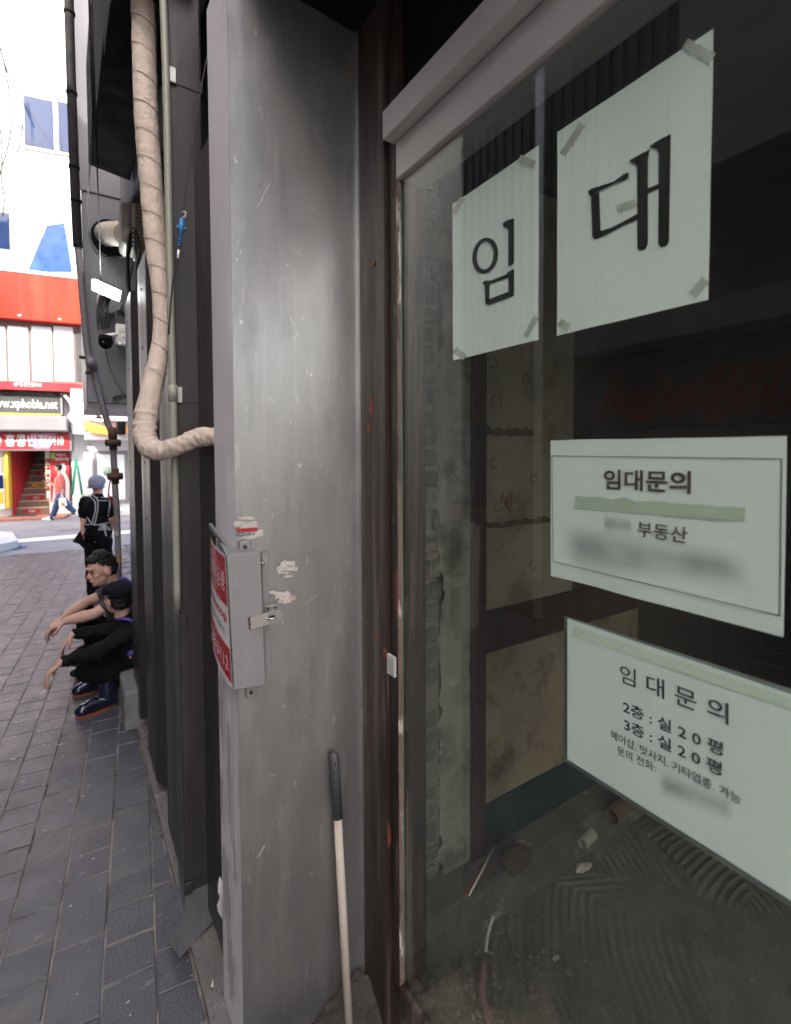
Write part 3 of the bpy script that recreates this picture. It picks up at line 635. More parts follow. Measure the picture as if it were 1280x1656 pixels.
# upper windows
def fwin(px0, py0, px1, py1, panes, fm=steel, pm_=bluewin, pd=0.02):
    b = B(); FB(b, px0, py0, px1, py1, 0.004, 0.05); w_ = obj('window', b, fm, rb)
    for (a, t, c, d) in panes:
        b = B(); FB(b, a, t, c, d, 0.052, 0.052 + pd); obj('pane', b, pm_, w_)
fwin(35, 153, 90, 243, [(39, 158, 86, 237)]); fwin(91, 163, 140, 252, [(94, 168, 138, 247)])
fwin(18, 342, 140, 446, [(23, 349, 138, 441)], pm_=palepane)
w_ = obj('window', (lambda b: (FB(b, -6, 336, 17, 438, 0.004, 0.06), b)[1])(B()), steel, rb)
for (a, t, c, d) in ((-4, 343, 15, 402), (-4, 408, 15, 433)):
    b = B(); FB(b, a, t, c, d, 0.062, 0.075); obj('pane', b, bluewin if t < 400 else greybox, w_)
def fpt(px, py, d): s_, h_ = fs(px, py, d); return fp(s_, h_, d)
b = B(); prism(b, [fpt(x, y, 0.075) for x, y in ((44, 440), (58, 405), (76, 364), (104, 360), (110, 395), (117, 440))], FN * 0.004); obj('painted_reflection', b, M('painted_reflection', (0.022, 0.075, 0.22), 0.3, 0, 0.25, 1.2, S1), w_)  # blue reflection in the pane, painted on as a flat shape
# first-floor band with papered windows
b = B(); FB(b, -60, 512, 136, 628, 0.004, 0.07); band = obj('window_band', b, winframe, rb)
for (a, c) in ((-34, -8), (-3, 9), (14, 46), (52, 84), (88, 119)):
    b = B(); FB(b, a, 528, c, 616, 0.072, 0.09); obj('pane', b, palepane, band)
b = B(); FB(b, 123, 537, 135, 616, 0.072, 0.09); obj('pane', b, greysign, band)
for px, py in ((33, 511), (98, 517)):
    b = B(); c = fpt(px, py, 0.25); disc_cyl(b, c - V((0, 0, .03)), (0, 0, 1), 0.10, 0.05); obj('downlight', b, white, band)
# signs (each hangs on the wall: a thing of its own)
b = B(); FB(b, -90, 439, 137, 515, 0.01, 0.34, 0.01); t = obj('red_sign', b, redsign)
tag(t, 'wide blank red sign panel above the papered first-floor windows', 'sign')
b = B(); FB(b, -90, 434, 138, 439, 0.0, 0.36); obj('top_trim', b, white, t)
b = B(); FB(b, -90, 616, 134, 630, 0.01, 0.5, 0.01); t = obj('shop_sign', b, redp); tag(t, 'long thin red sign with small white Korean lettering under the windows', 'sign')
ftext('lettering', '홍콩반점0410', 32, 617.5, 67, 625.5, 0.505, white, t, 0.0)
b = B(); tube(b, [fpt(27.5, 622, 0.505), fpt(27.5, 622, 0.515)], 0.075, 14); obj('emblem', b, white, t)
b = B(); FB(b, -90, 638, 100, 670, 0.01, 0.32, 0.01); t = obj('web_address_sign', b, greysign); tag(t, 'dark grey sign with a white web address and yellow lower edge', 'sign')
ftext('lettering', 'www.xphobia.net', -20, 645, 93, 664, 0.325, white, t, 0.012)
b = B(); FB(b, -90, 667.5, 98, 670, 0.322, 0.335); obj('yellow_edge', b, yellowp, t)
b = B(); FB(b, 98, 637, 101, 671, 0.31, 0.34); obj('end_trim', b, steel, t)
b = B(); FB(b, -90, 671, 108, 696, 0.01, 0.7, 0.02); t = obj('awning_box', b, greybox); tag(t, 'grey rolled awning housing between the web address sign and the red lit sign', 'awning')
b = B(); FB(b, -90, 694, 111, 697.5, 0.01, 0.72, 0.01); obj('front_bar', b, greysign, t)
b = B(); FB(b, -60, 697.5, 116, 729, 0.01, 0.48, 0.01); t = obj('restaurant_sign', b, greybox); tag(t, 'red and pink sign with big white Korean letters over the stair entrance', 'sign')
b = B(); FB(b, -60, 700, 112, 726, 0.482, 0.50); obj('red_face', b, redp, t)
b = B(); prism(b, [fpt(x, y, 0.502) for x, y in ((48, 700.5), (92, 700.5), (80, 725.5), (55, 725.5))], FN * 0.003); obj('pink_flash', b, pinkp, t)
ftext('lettering', '홍콩반점', 8, 702, 76, 722, 0.508, white, t, 0.02)
ftext('small_lettering', '0410', 78, 705, 103, 720, 0.508, white, t, 0.03)
b = B(); tube(b, [fpt(-1, 714, 0.503), fpt(-1, 714, 0.512)], 0.15, 18); obj('emblem', b, white, t)
# stair
n = 10; h1 = eh * 0.995
b = B(); b2 = B()
for i in range(n):
    z0 = 0.10 + i * 0.195; d0 = -0.05 - i * 0.27
    fbox(b, sm0 + 0.10, sm1 - 0.02, 0, z0 + 0.195 - 0.03, d0 - 0.27, d0)
    fbox(b2, sm0 + 0.10, sm1 - 0.02, z0 + 0.195 - 0.029, z0 + 0.195, d0 - 0.27, d0 + 0.02)
sta = obj('staircase', b, stairm, rb); obj('nosing', b2, stairn, sta)
for i, txt, mm, ml in ((0, '홍콩반점0410', redp, white), (2, '홍콩반점0410', redp, white), (4, '이벤트', yellowp, redp), (6, '홍콩반점0410', redp, white), (8, '짜장면', greysign, white)):
    z0 = 0.10 + i * 0.195; d0 = -0.05 - i * 0.27 + 0.002
    b = B(); s0_, s1_ = sm0 + 0.26, sm1 - 0.28
    fbox(b, s0_, s1_, z0 + 0.015, z0 + 0.15, d0, d0 + 0.004); st_ = obj('riser_sticker', b, mm, sta)
    obj('lettering', text_bm(txt, fp(s0_ + 0.16, z0 + 0.04, d0 + 0.005), FD, V((0, 0, 1)), s1_ - s0_ - 0.3, 0.085, 0.002, 0.02), ml, st_)
b = B(); hexa(b, [fp(sm0, 0, 0.02), fp(sm0 + 0.1, 0, 0.02), fp(sm0 + 0.1, 0, -3.8), fp(sm0, 0, -3.8), fp(sm0, eh, 0.02), fp(sm0 + 0.1, eh, 0.02), fp(sm0 + 0.1, eh, -3.8), fp(sm0, eh, -3.8)]); obj('red_side_wall', b, redp, rb)
b = B(); hexa(b, [fp(sm1 - 0.02, 0, 0.0), fp(sm1 + 0.0, 0, 0.0), fp(sm1 + 0.0, 0, -3.8), fp(sm1 - 0.02, 0, -3.8), fp(sm1 - 0.02, eh, 0.0), fp(sm1, eh, 0.0), fp(sm1, eh, -3.8), fp(sm1 - 0.02, eh, -3.8)]); obj('white_side_wall', b, white, rb)
b = B()
for k in range(5): tube(b, [fpt(77.5, 745 + k * 11, 0.02), fpt(77.5, 745 + k * 11, 0.03)], 0.085, 10)
obj('dish_picture', b, M('dish_print', (0.40, 0.16, 0.06), 0.5, 0, 0.4, 8), rb)
b = B(); FB(b, 74, 729, 81, 806, 0.004, 0.02); obj('picture_strip', b, white, rb)
# posters, boards and other things along the foot of the wall
b = B(); FB(b, 81, 729, 113, 812, 0.02, 0.06, 0.01); t = obj('red_poster', b, redp); tag(t, 'tall red poster with a pale figure beside the stair entrance', 'poster')
b = B(); prism(b, [fpt(x, y, 0.062) for x, y in ((84, 812), (88, 775), (94, 768), (97, 764), (95, 757), (98, 750), (104, 749), (107, 756), (105, 764), (109, 769), (112.5, 780), (112.5, 812))], FN * 0.003); obj('printed_figure', b, M('figure_print', (0.62, 0.58, 0.58), 0.5, 0, 0.08, 4), t)
ftext('lettering', '배달도', 91, 733, 107, 738, 0.064, white, t, 0.02); ftext('small_lettering', '홍콩반점', 89, 740, 111, 744.5, 0.064, white, t, 0.02)
b = B(); FB(b, 82, 732, 89, 742, 0.062, 0.066); obj('green_leaflet', b, lime, t)
b = B(); FB(b, 8, 727, 14, 822, 0.05, 0.35, 0.01); tag(obj('yellow_post', b, yellowp), 'yellow square post left of the stair entrance', 'post')
b = B(); FB(b, -20, 727, 7, 824, 0.02, 0.30, 0.01); t = obj('poster_stand', b, white); tag(t, 'white stand of colour leaflets left of the yellow post', 'stand')
for k, (a, y0, c, y1, mm) in enumerate(((-14, 735, -2, 760, redp), (0, 738, 6, 765, stairm), (-12, 768, 5, 790, bluewin), (-14, 795, 5, 815, yellowp))):
    b = B(); FB(b, a, y0, c, y1, 0.302, 0.31); obj('leaflet', b, mm, t)
b = B(); hexa(b, [fp(sm0 - .25, 0.0, .02), fp(sm1 + .55, 0, .02), fp(sm1 + .55, 0, 1.0), fp(sm0 - .5, 0, 1.0), fp(sm0 - .25, 0.06, .02), fp(sm1 + .55, .06, .02), fp(sm1 + .55, .06, 1.0), fp(sm0 - .5, .06, 1.0)]); struct('entrance_step', b, terr)
p = [on(14, 835, Z=0.075), on(58, 834, Z=0.075), on(70, 819, Z=0.075), on(32, 820, Z=0.075)]
b = B(); prism(b, p, (0, 0, -0.014)); tag(obj('door_mat', b, matm), 'dark grey mat in front of the restaurant stair', 'mat')
b = B(); FB(b, 114, 742, 134, 832, 0.05, 0.10, 0.01); t = obj('menu_board', b, M('black_board', (0.03, 0.03, 0.03), 0.5)); tag(t, 'black menu board with white dish pictures behind the green stand', 'board')
for k in range(4):
    b = B(); FB(b, 117, 759 + k * 10, 128, 766 + k * 10, 0.102, 0.108); obj('dish_picture', b, white, t)
for k in range(4):
    b = B()
    for c_ in range(2): FB(b, 117 + c_ * 8, 802 + k * 7, 123 + c_ * 8, 806 + k * 7, 0.102, 0.106)
    obj('price_line', b, white, t)
t = thing('folding_stand', fpt(124, 836, 0.9), 'green A-shaped folding stand with a lime panel in front of the menu board', 'stand')
for (a, c) in ((123, 117), (123.5, 133)):
    b = B(); tube(b, [fpt(a, 742, 0.7), fpt(c, 800, 0.75)], 0.035, 8); obj('leg', b, greenm, t)
b = B(); prism(b, [fpt(x, y, 0.76) for x, y in ((134, 796), (130, 815), (134, 816), (140, 806))], FN * 0.03); obj('panel', b, lime, t)
# the bright cafe on the right
cb = thing('corner_cafe', fp(fs(160, 800)[0], 0), 'white cafe front with orange lit canopy edge and grey framed door behind the standing cook', 'building')
b = B(); sC, sE = fs(114, 700, .2)[0], fs(330, 700, .2)[0]
fbox(b, sC, sE, 0, fs(140, 628, .2)[1], -3.5, 0.15); obj('wall', b, facwall, cb)
b = B(); FB(b, 115, 628, 136, 702, 0.15, 0.5, 0.01); obj('white_pier', b, white, cb)
b = B(); FB(b, 136, 655, 300, 682, 0.15, 0.9, 0.02); obj('pink_canopy', b, M('pink_canopy', (0.52, 0.34, 0.40), 0.5, 0, 0.05, 1), cb)
orl = M('orange_light_strip', (0.65, 0.24, 0.04), 0.5, emit=(1.0, 0.36, 0.08, 0.22))
b = B(); prism(b, [fpt(x, y, 0.92) for x, y in ((136, 679), (150, 684), (175, 691), (215, 690), (215, 699), (172, 703), (148, 700), (136, 694))], FN * 0.02); obj('orange_strip', b, orl, cb)
b = B(); FB(b, 136, 700, 300, 712, 0.15, 0.8, 0.02); obj('white_fascia', b, white, cb)
b = B(); FB(b, 152, 729, 208, 815, 0.16, 0.22, 0.01); dr = obj('door', b, greybox, cb)
b = B(); FB(b, 158, 735, 202, 808, 0.222, 0.23); obj('door_glass', b, palepane, dr)
b = B(); tube(b, [fpt(176, 763, 0.235), fpt(176, 763, 0.24)], 0.16, 16); obj('round_sticker', b, M('round_print', (0.30, 0.42, 0.36), 0.5, 0, 0.4, 3), dr)
b = B(); FB(b, 136, 740, 150, 806, 0.16, 0.2); obj('pale_banner', b, M('pale_banner', (0.70, 0.62, 0.63), 0.6, 0, 0.1, 1.5), cb)
b = B(); FB(b, 150, 822, 330, 856, 0.2, 0.6, 0.02); obj('white_planter', b, white, cb)
lampm = M('lamp_glow', (1, 1, 1), 0.4, emit=(1, 0.97, 0.92, 14))
for k, (px, py) in enumerate(((159, 658), (165, 665), (165, 671), (160, 680))):
    b = B(); c = fpt(px, py, 1.3 + 0.15 * k); tube(b, [c + V((0, 0, .16)), c + V((0, -.02, 0.02))], [0.05, 0.11], 12); t = obj('spotlight', b, rubber)
    tag(t, ('topmost', 'second', 'third', 'lowest')[k] + ' of the four lit spotlights under the pink cafe canopy', 'spotlight', 'spotlights over the cafe')
    b = B(); disc_cyl(b, c + V((0, -0.02, 0.012)), (0, -.1, -1), 0.10, 0.012, 14); obj('lamp', b, lampm, t)
b = B(); c = fpt(196, 692, 1.0); box(b, c.x - .13, c.x + .13, c.y - .12, c.y + .12, c.z - .22, c.z + .22, 0.07, 3); t = obj('loudspeaker', b, black); tag(t, 'small black loudspeaker on the cafe canopy beside the gas pipe', 'speaker')
b = B(); tube(b, [c + V((.0, .1, 0)), c + V((.1, .5, 0.05))], 0.03, 6); obj('bracket', b, black, t)
# overhead wires against the white wall
for k, pts in enumerate((((-6, 60, 1.5), (6, 100, 1.4), (15, 150, 1.2), (18, 200, 1.1), (12, 240, 1.0), (3, 270, .9), (-8, 300, .8)), ((0, 205, .8), (3, 240, .7), (2, 290, .6), (7, 320, .4), (4, 350, .3)), ((-5, 55, 1.5), (10, 110, 1.3), (32, 155, .8), (37, 165, .1)), ((18, 240, .9), (26, 246, .6), (33, 232, .3), (36, 200, .06)))):
    b = B(); tube(b, spline([fpt(*q) for q in pts], 5), 0.022, 6)
    tag(obj('overhead_cable', b, M('grey_cable', (0.05, 0.05, 0.05), 0.7)), ('thick wire curving down the left edge of the white wall', 'short twisted wire beside the small side window', 'thin wire running to the corner of the blue window', 'thin looped wire below the blue window')[k], 'cable', 'wires on the white building')
b = B()
for k in range(7):
    P = [fpt(-40 + i * 14 + random.uniform(-3, 3), 632 + random.uniform(-2, 3) + (i > 9) * (i - 9) * 9, 0.22 + 0.03 * k) for i in range(12)]
    tube(b, spline(P, 4), 0.022, 5)
tag(obj('cable_bundle', b, rubber), 'tangle of black cables above the web address sign', 'cables')
b = B()
for k in range(3): tube(b, spline([fpt(104 + k, 640, .4), fpt(112 + k * 1.5, 650, .45), fpt(116, 664, .45), fpt(110 + k, 675, .45), fpt(116, 684, .45)], 6), 0.025, 6)
tag(obj('cable_loop', b, white), 'pale loops of cable hanging at the end of the web address sign', 'cables')
# raised kerb at the left and a round blue cover in the lane
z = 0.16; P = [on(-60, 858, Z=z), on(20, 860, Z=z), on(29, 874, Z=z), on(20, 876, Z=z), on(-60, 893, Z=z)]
b = B(); prism(b, P, (0, 0, -z)); struct('raised_kerb', b, M('sunlit_granite', (0.66, 0.65, 0.63), 0.8, 0, 0.1, 4, S1, 0.1, 50, fine=0.2))  # stone coloured extra pale to stand in for sun on its top
b = B(); c = on(24, 886, Z=0.004); disc_cyl(b, c, (0, 0, 1), 0.21, 0.008, 28); t = obj('drain_cover', b, M('blue_cover', (0.13, 0.24, 0.36), 0.6, 0, 0.15, 6)); tag(t, 'round blue cover let into the paving of the lane', 'drain cover')
b = B()
for k in range(5): box(b, c.x - .12, c.x + .12, c.y - .1 + k * .05 - .006, c.y - .1 + k * .05 + .006, c.z + .0085, c.z + .011)
obj('slot', b, rubber, t)
# ================================================================ ON THE SHOP FRONT
# ---- four notices behind the glass
PX_ = GX + 0.0081
def notice(label, corners, seed, amp=0.0018, nu=16, nv=16):
    P = [on(x, y, X=PX_) for x, y in corners]                                # top left, top right, bottom right, bottom left
    bm = B(); g = []
    for j in range(nv + 1):
        r = []
        for i in range(nu + 1):
            a, b = i / nu, j / nv
            p = (P[0] * (1 - a) + P[1] * a) * (1 - b) + (P[3] * (1 - a) + P[2] * a) * b
            e = 4 * a * (1 - a)
            p = p + V((abs(amp * noise.noise(V((p.y * 4 + seed, p.z * 3, 1)))) * (0.3 + e), amp * .5 * noise.noise(V((p.z * 9, seed, 3))) * (abs(a - .5) * 2) ** 3, amp * .5 * noise.noise(V((p.y * 9, seed, 7))) * (abs(b - .5) * 2) ** 3))
            r.append(bm.verts.new(p))
        g.append(r)
    for j in range(nv):
        for i in range(nu): bm.faces.new((g[j][i], g[j][i + 1], g[j + 1][i + 1], g[j + 1][i])).smooth = True
    o = obj('paper_notice', bm, paper); tag(o, label, 'notice', None); return o
LX = GX + 0.0074                                                             # print lies just in front of the sheet
def strokes(name, polys, parent, m, s=0.5625, ox=560, oy=0, x=LX):
    bm = B()
    for P in polys: prism(bm, [on(ox + s * a, oy + s * b, X=x) for a, b in P], (0.0004, 0, 0))
    return obj(name, bm, m, parent)
tapem = M('brown_tape', (0.68, 0.68, 0.62), 0.5, 0, 0.15, 30, S1, 0.2, 80, layers=(((0.47, 0.42, 0.34), 40, S1, 0.57, 0.1, 0.6),))
tapem.node_tree.nodes['Principled BSDF'].inputs['Alpha'].default_value = 0.42
gtape = M('green_tape', (0.64, 0.74, 0.62), 0.5, 0, 0.06, 12, S1, 0.1, 80, layers=(((0.68, 0.64, 0.42), 7, S1, 0.60, 0.06, 0.7),))
gtape.node_tree.nodes['Principled BSDF'].inputs['Alpha'].default_value = 0.8
def tape(parent, pts, m=tapem, x=None):
    """ragged strip of tape: (centre line start, end, half width) in photograph pixels on the sheet plane"""
    (x0, y0), (x1, y1), hw = pts; n = 14; a = V((x0, y0, 0)); b = V((x1, y1, 0)); d = (b - a).normalized(); q = V((-d.y, d.x, 0)); up, dn = [], []
    for k in range(n + 1):
        e = 0.75 + 0.35 * noise.noise(V((k * 0.9, x0, y0)))
        jx = 3 * noise.noise(V((k * 1.3, y0, 1))) if k in (0, n) else 0
        p = a + (b - a) * (k / n) + d * jx
        up.append(p + q * hw * e); dn.append(p - q * hw * (0.75 + 0.35 * noise.noise(V((k * 0.9, x0, y0 + 50)))))
    bm = B(); prism(bm, [on(p.x, p.y, X=x or LX - 0.0003) for p in up + dn[::-1]], (0.0003, 0, 0)); return obj('tape', bm, m, parent)
n1 = notice('small white sheet with one black Korean letter, left of the larger sheet', ((732, 330), (872, 234), (871, 549), (733, 583)), 1)
def ring(cx, cy, rx, ry, th, tv, sk):
    out = []
    for k in range(41):
        a = 2 * math.pi * k / 40; out.append((cx + rx * math.cos(a), cy + ry * math.sin(a) - sk * rx * math.cos(a)))
    inn = []
    for k in range(41):
        a = 2 * math.pi * k / 40; inn.append((cx + (rx - th) * math.cos(a), cy + (ry - tv) * math.sin(a) - sk * (rx - th) * math.cos(a)))
    return [[out[k], out[k + 1], inn[k + 1], inn[k]] for k in range(40)]
strokes('lettering', ring(400, 734, 37, 51, 13, 11, 0.18) + [
    [(450, 642), (462, 633), (483, 627), (483, 756), (475, 762), (467, 764), (467, 660), (462, 654), (452, 650)],
    [(392, 812), (400, 806), (416, 806), (412, 816), (412, 870), (407, 876), (401, 872), (399, 822)],
    [(416, 806), (460, 789), (466, 781), (483, 772), (483, 786), (468, 797), (412, 817)],
    [(467, 790), (483, 780), (483, 848), (467, 853)], [(411, 860), (467, 838), (483, 846), (483, 850), (410, 877)]], n1, ink)
for p in (((735, 345), (748, 320), 6), ((840, 255), (866, 266), 8), ((850, 545), (868, 512), 6), ((735, 565), (752, 578), 7)): tape(n1, p)
n2 = notice('large white sheet with one black Korean letter, highest on the glass', ((902, 213), (1155, 45), (1146, 484), (901, 543)), 2)
strokes('lettering', [
    [(695, 550), (703, 543), (770, 521), (788, 508), (800, 499), (813, 495), (812, 508), (800, 518), (778, 524), (712, 556), (701, 564)],
    [(705, 556), (714, 556), (728, 553), (732, 662), (727, 684), (716, 688), (709, 680)],
    [(714, 676), (728, 664), (760, 655), (790, 640), (845, 610), (845, 628), (800, 647), (760, 668), (716, 688)],
    [(814, 461), (822, 456), (845, 443), (874, 429), (868, 455), (868, 700), (861, 716), (848, 721), (838, 714), (838, 482), (834, 470), (818, 466)],
    [(872, 421), (886, 410), (908, 397), (934, 384), (929, 692), (922, 706), (908, 711), (898, 702), (900, 440), (894, 428), (876, 424)],
    [(866, 541), (902, 527), (902, 541), (866, 556)]], n2, ink)
for p in (((1108, 70), (1152, 95), 14), ((910, 250), (943, 200), 7), ((1120, 478), (1142, 452), 10), ((905, 520), (920, 530), 9), ((998, 338), (1028, 326), 8)): tape(n2, p)
# crossed tape hanging past the sheet corner, faint
n3 = notice('wide white notice with thin border and green tape under its heading', ((891, 712), (1274, 705), (1268, 1031), (891, 931)), 3, 0.003)
def glabel(parent, s, x0, y0b, x1, y1b, ytop0, m, bold=0.0, name='lettering', x=LX):
    """text on the sheet: baseline from (x0, y0b) to (x1, y1b), top of the first letter at ytop0"""
    a = on(x0, y0b, X=x); b = on(x1, y1b, X=x); t = on(x0, ytop0, X=x)
    xd = (b - a); wd = xd.length; xd.normalize()
    up = V((0, 0, 1)); up = (up - xd * up.dot(xd)).normalized()
    return obj(name, text_bm(s, a, xd, up, wd, (t - a).length, 0.0, bold), m, parent)
glabel(n3, '임대문의', 977, 791, 1118, 799, 759, inkb, 0.022)
glabel(n3, '부동산', 1031, 867, 1112, 880, 842, inkb, 0.008)
def bline(parent, pts, w, m):
    bm = B(); Q = [on(x, y, X=LX) for x, y in pts]
    for a, b in zip(Q, Q[1:]):
        d = (b - a).normalized(); q = V((0, d.z, -d.y)) * w
        prism(bm, [a + q, b + q, b - q, a - q], (0.0003, 0, 0))
    return obj('border', bm, m, parent)
bline(n3, ((893, 737), (1265, 742), (1262, 996), (895, 908), (893, 737)), 0.0006, inkb)
tape(n3, ((930, 812), (1205, 832), 14), gtape)
def smudge(parent, pts, hw, m):
    (x0, y0), (x1, y1) = pts
    P = [on(x0, y0 - hw, X=LX), on(x1, y1 - hw, X=LX), on(x1, y1 + hw, X=LX), on(x0, y0 + hw, X=LX)]
    bm = B(); f = quad(bm, P); uv = bm.loops.layers.uv.new('UVMap')
    for l_, c_ in zip(f.loops, ((0, 0), (1, 0), (1, 1), (0, 1))): l_[uv].uv = c_
    return obj('blurred_line', bm, m, parent)
def smudgem(name, col, k):
    m = bpy.data.materials.new(name); m.use_nodes = True; nt = m.node_tree; N = nt.nodes; L = nt.links; N.clear()
    out = N.new('ShaderNodeOutputMaterial'); df = N.new('ShaderNodeBsdfDiffuse'); df.inputs[0].default_value = (*col, 1); tr = N.new('ShaderNodeBsdfTransparent'); mx = N.new('ShaderNodeMixShader')
    tc = N.new('ShaderNodeTexCoord'); mp = N.new('ShaderNodeMapping'); mp.inputs['Location'].default_value = (-1, -1, 0); mp.inputs['Scale'].default_value = (2, 2, 1)
    L.new(tc.outputs['UV'], mp.inputs[0]); sx = N.new('ShaderNodeSeparateXYZ'); L.new(mp.outputs[0], sx.inputs[0])
    def edge(sock, pw):
        a = N.new('ShaderNodeMath'); a.operation = 'ABSOLUTE'; L.new(sock, a.inputs[0]); b = N.new('ShaderNodeMapRange'); b.interpolation_type = 'SMOOTHSTEP'
        b.inputs[1].default_value = 1.0; b.inputs[2].default_value = pw; L.new(a.outputs[0], b.inputs[0]); return b.outputs[0]
    nz = N.new('ShaderNodeTexNoise'); nz.inputs['Scale'].default_value = 14; nz.inputs['Detail'].default_value = 0; L.new(tc.outputs['Object'], nz.inputs[0])
    m1 = N.new('ShaderNodeMath'); m1.operation = 'MULTIPLY'; L.new(edge(sx.outputs['X'], 0.7), m1.inputs[0]); L.new(edge(sx.outputs['Y'], 0.0), m1.inputs[1])
    m2 = N.new('ShaderNodeMath'); m2.operation = 'MULTIPLY'; L.new(m1.outputs[0], m2.inputs[0])
    mr = N.new('ShaderNodeMapRange'); mr.inputs[1].default_value = 0.35; mr.inputs[2].default_value = 0.6; mr.inputs[3].default_value = k * 0.6; mr.inputs[4].default_value = k; L.new(nz.outputs[0], mr.inputs[0]); L.new(mr.outputs[0], m2.inputs[1])
    L.new(m2.outputs[0], mx.inputs[0]); L.new(tr.outputs[0], mx.inputs[1]); L.new(df.outputs[0], mx.inputs[2]); L.new(mx.outputs[0], out.inputs[0]); return m
sm1_ = smudgem('blurred_print', (0.30, 0.30, 0.31), 0.42)
smudge(n3, ((905, 880), (1225, 930)), 40, sm1_); smudge(n3, ((975, 848), (1025, 852)), 20, sm1_)
n4 = notice('laminated white notice with five lines of Korean text, lowest on the glass', ((918, 1000), (1420, 1170), (1420, 1545), (918, 1228)), 4, 0.001)
glabel(n4, '임 대 문 의', 1003, 1103, 1179, 1173, 1074, inkg, 0.006)
glabel(n4, '2층 : 실 2 0 평', 1008, 1152, 1170, 1225, 1132, inkg, 0.016)
glabel(n4, '3층 : 실 2 0 평', 1010, 1181, 1168, 1257, 1161, inkg, 0.016)
glabel(n4, '헤어샵. 맛사지. 기타업종. 가능', 988, 1194, 1199, 1303, 1180, inkg, 0.006)
glabel(n4, '문의 전화:', 999, 1220, 1061, 1250, 1206, inkg, 0.006)
smudge(n4, ((1062, 1262), (1190, 1312)), 26, sm1_)
tape(n4, ((926, 1020), (1400, 1178), 11), M('pale_green_tape', (0.72, 0.80, 0.71), 0.5, 0, 0.05, 12, S1, layers=(((0.66, 0.66, 0.45), 20, S1, 0.68, 0.04, 0.6),)))
lam = M('laminate_rim', (0.26, 0.30, 0.30), 0.15, 0, 0.15, 10)
P = [on(x, y, X=PX_ + 0.012) for x, y in ((913, 996), (1430, 1163), (1430, 1566), (913, 1231))]
bm = B(); prism(bm, P, (0.0008, 0, 0)); obj('laminate', bm, lam, n4)

# ---- metal cabinet round the corner of the pillar
CYF = 1.438
TL, TR_, BR, BL = (on(x, y, Y=CYF) for x, y in ((367, 897), (422, 892), (430, 1108), (379, 1117)))
FT, FBt = on(343, 861, Y=1.655), on(344, 1029, Y=1.655)
cab = thing('metal_cabinet', (PXC, SY, BL.z), 'grey metal cabinet with red and white side plate on the pillar corner', 'cabinet')
bm = B()
hexa(bm, [BL, BR, BR + V((0, SY - CYF, 0)), FBt + V((0.012, -0.01, 0)), TL, TR_, TR_ + V((0, SY - CYF, 0)), FT + V((0.012, -0.01, -0.01))], 0.002)
obj('body', bm, boxm, cab)
def plate_pt(a, b, off=0.0):
    """a 0 far .. 1 near, b 0 top .. 1 bottom"""
    t = FT * (1 - a) + TL * a; q = FBt * (1 - a) + BL * a; p = t * (1 - b) + q * b
    return p + V((-0.004 - 0.012 * math.sin(math.pi * a) - off, 0, 0))
def patch(b0, b1, off, m, name, a0=0.0, a1=1.0, parent=None):
    bm = B(); n = 10; g = [[bm.verts.new(plate_pt(a0 + (a1 - a0) * i / n, b0 + (b1 - b0) * j / 6, off)) for i in range(n + 1)] for j in range(7)]
    for j in range(6):
        for i in range(n): bm.faces.new((g[j][i], g[j][i + 1], g[j + 1][i + 1], g[j + 1][i])).smooth = True
    return obj(name, bm, m, parent or cab)
sp = patch(0, 1, 0, M('white_plate', (0.62, 0.62, 0.62), 0.3, 0, 0.05, 10), 'side_plate')
redm = M('red_plate_print', (0.40, 0.022, 0.030), 0.3, 0, 0.1, 14, layers=(((0.55, 0.12, 0.10), 16, S1, 0.62, 0.06, 0.5),))
patch(0.02, 0.39, 0.0007, redm, 'red_field', 0.02, 0.98, sp); patch(0.70, 0.955, 0.0007, redm, 'red_field', 0.02, 0.98, sp)
def ptext(s, a0, a1, bb, hh, m, bold=0.02):
    b2 = text_bm(s, (0, 0, 0), (1, 0, 0), (0, 1, 0), 1.0, 1.0, 0.0, bold)
    for v in b2.verts: v.co = plate_pt(a0 + (a1 - a0) * v.co.x, bb - hh * v.co.y, 0.0014)
    obj('lettering', b2, m, sp)
ptext('CCTV작동중', 0.06, 0.94, 0.29, 0.15, white, 0.0); ptext('kt', 0.05, 0.24, 0.53, 0.10, rubber); ptext('telecop', 0.27, 0.95, 0.535, 0.10, redm); ptext('출동보안경비', 0.25, 0.85, 0.625, 0.05, inkg, 0.0)
ptext('1588-0112', 0.10, 0.92, 0.885, 0.10, white, 0.0)
bm = B(); a, b = on(423, 893, Y=1.493), on(436, 1101, Y=1.493); box(bm, a.x, on(434, 893, Y=1.493).x, 1.489, 1.494, b.z, a.z, 0.001); hs = obj('hinge_strip', bm, boxm, cab)
bm = B(); c = on(425, 911, Y=1.487); disc_cyl(bm, c, (0, -1, 0), 0.006, 0.004, 10); obj('screw', bm, steel, hs)
for (x, y) in ((397, 884), (407, 1119)):
    bm = B(); c = on(x, y, Y=1.488); box(bm, c.x - 0.017, c.x + 0.017, 1.486, 1.494, c.z - 0.018, c.z + 0.018, 0.004, 2); br = obj('bracket', bm, boxm, cab)
    bm = B(); disc_cyl(bm, c + V((-0.002, -0.002, 0)), (0, -1, 0), 0.006, 0.004, 10); obj('screw', bm, rust, br)
bm = B(); A = on(405, 1008, Y=1.43); Bp = on(458, 994, Y=1.43); d = (Bp - A); d.normalize(); q = V((-d.z, 0, d.x)); hw = 0.0185; Ln = (Bp - A).length
P = [A - q * hw, A + q * hw]
P2 = [A + d * (Ln - hw) + q * hw * math.cos(t_) + d * hw * math.sin(t_) for t_ in [math.pi * k / 10 for k in range(11)]]
prism(bm, P + P2, (0, 0.003, 0)); hp = obj('hasp', bm, steel, cab)
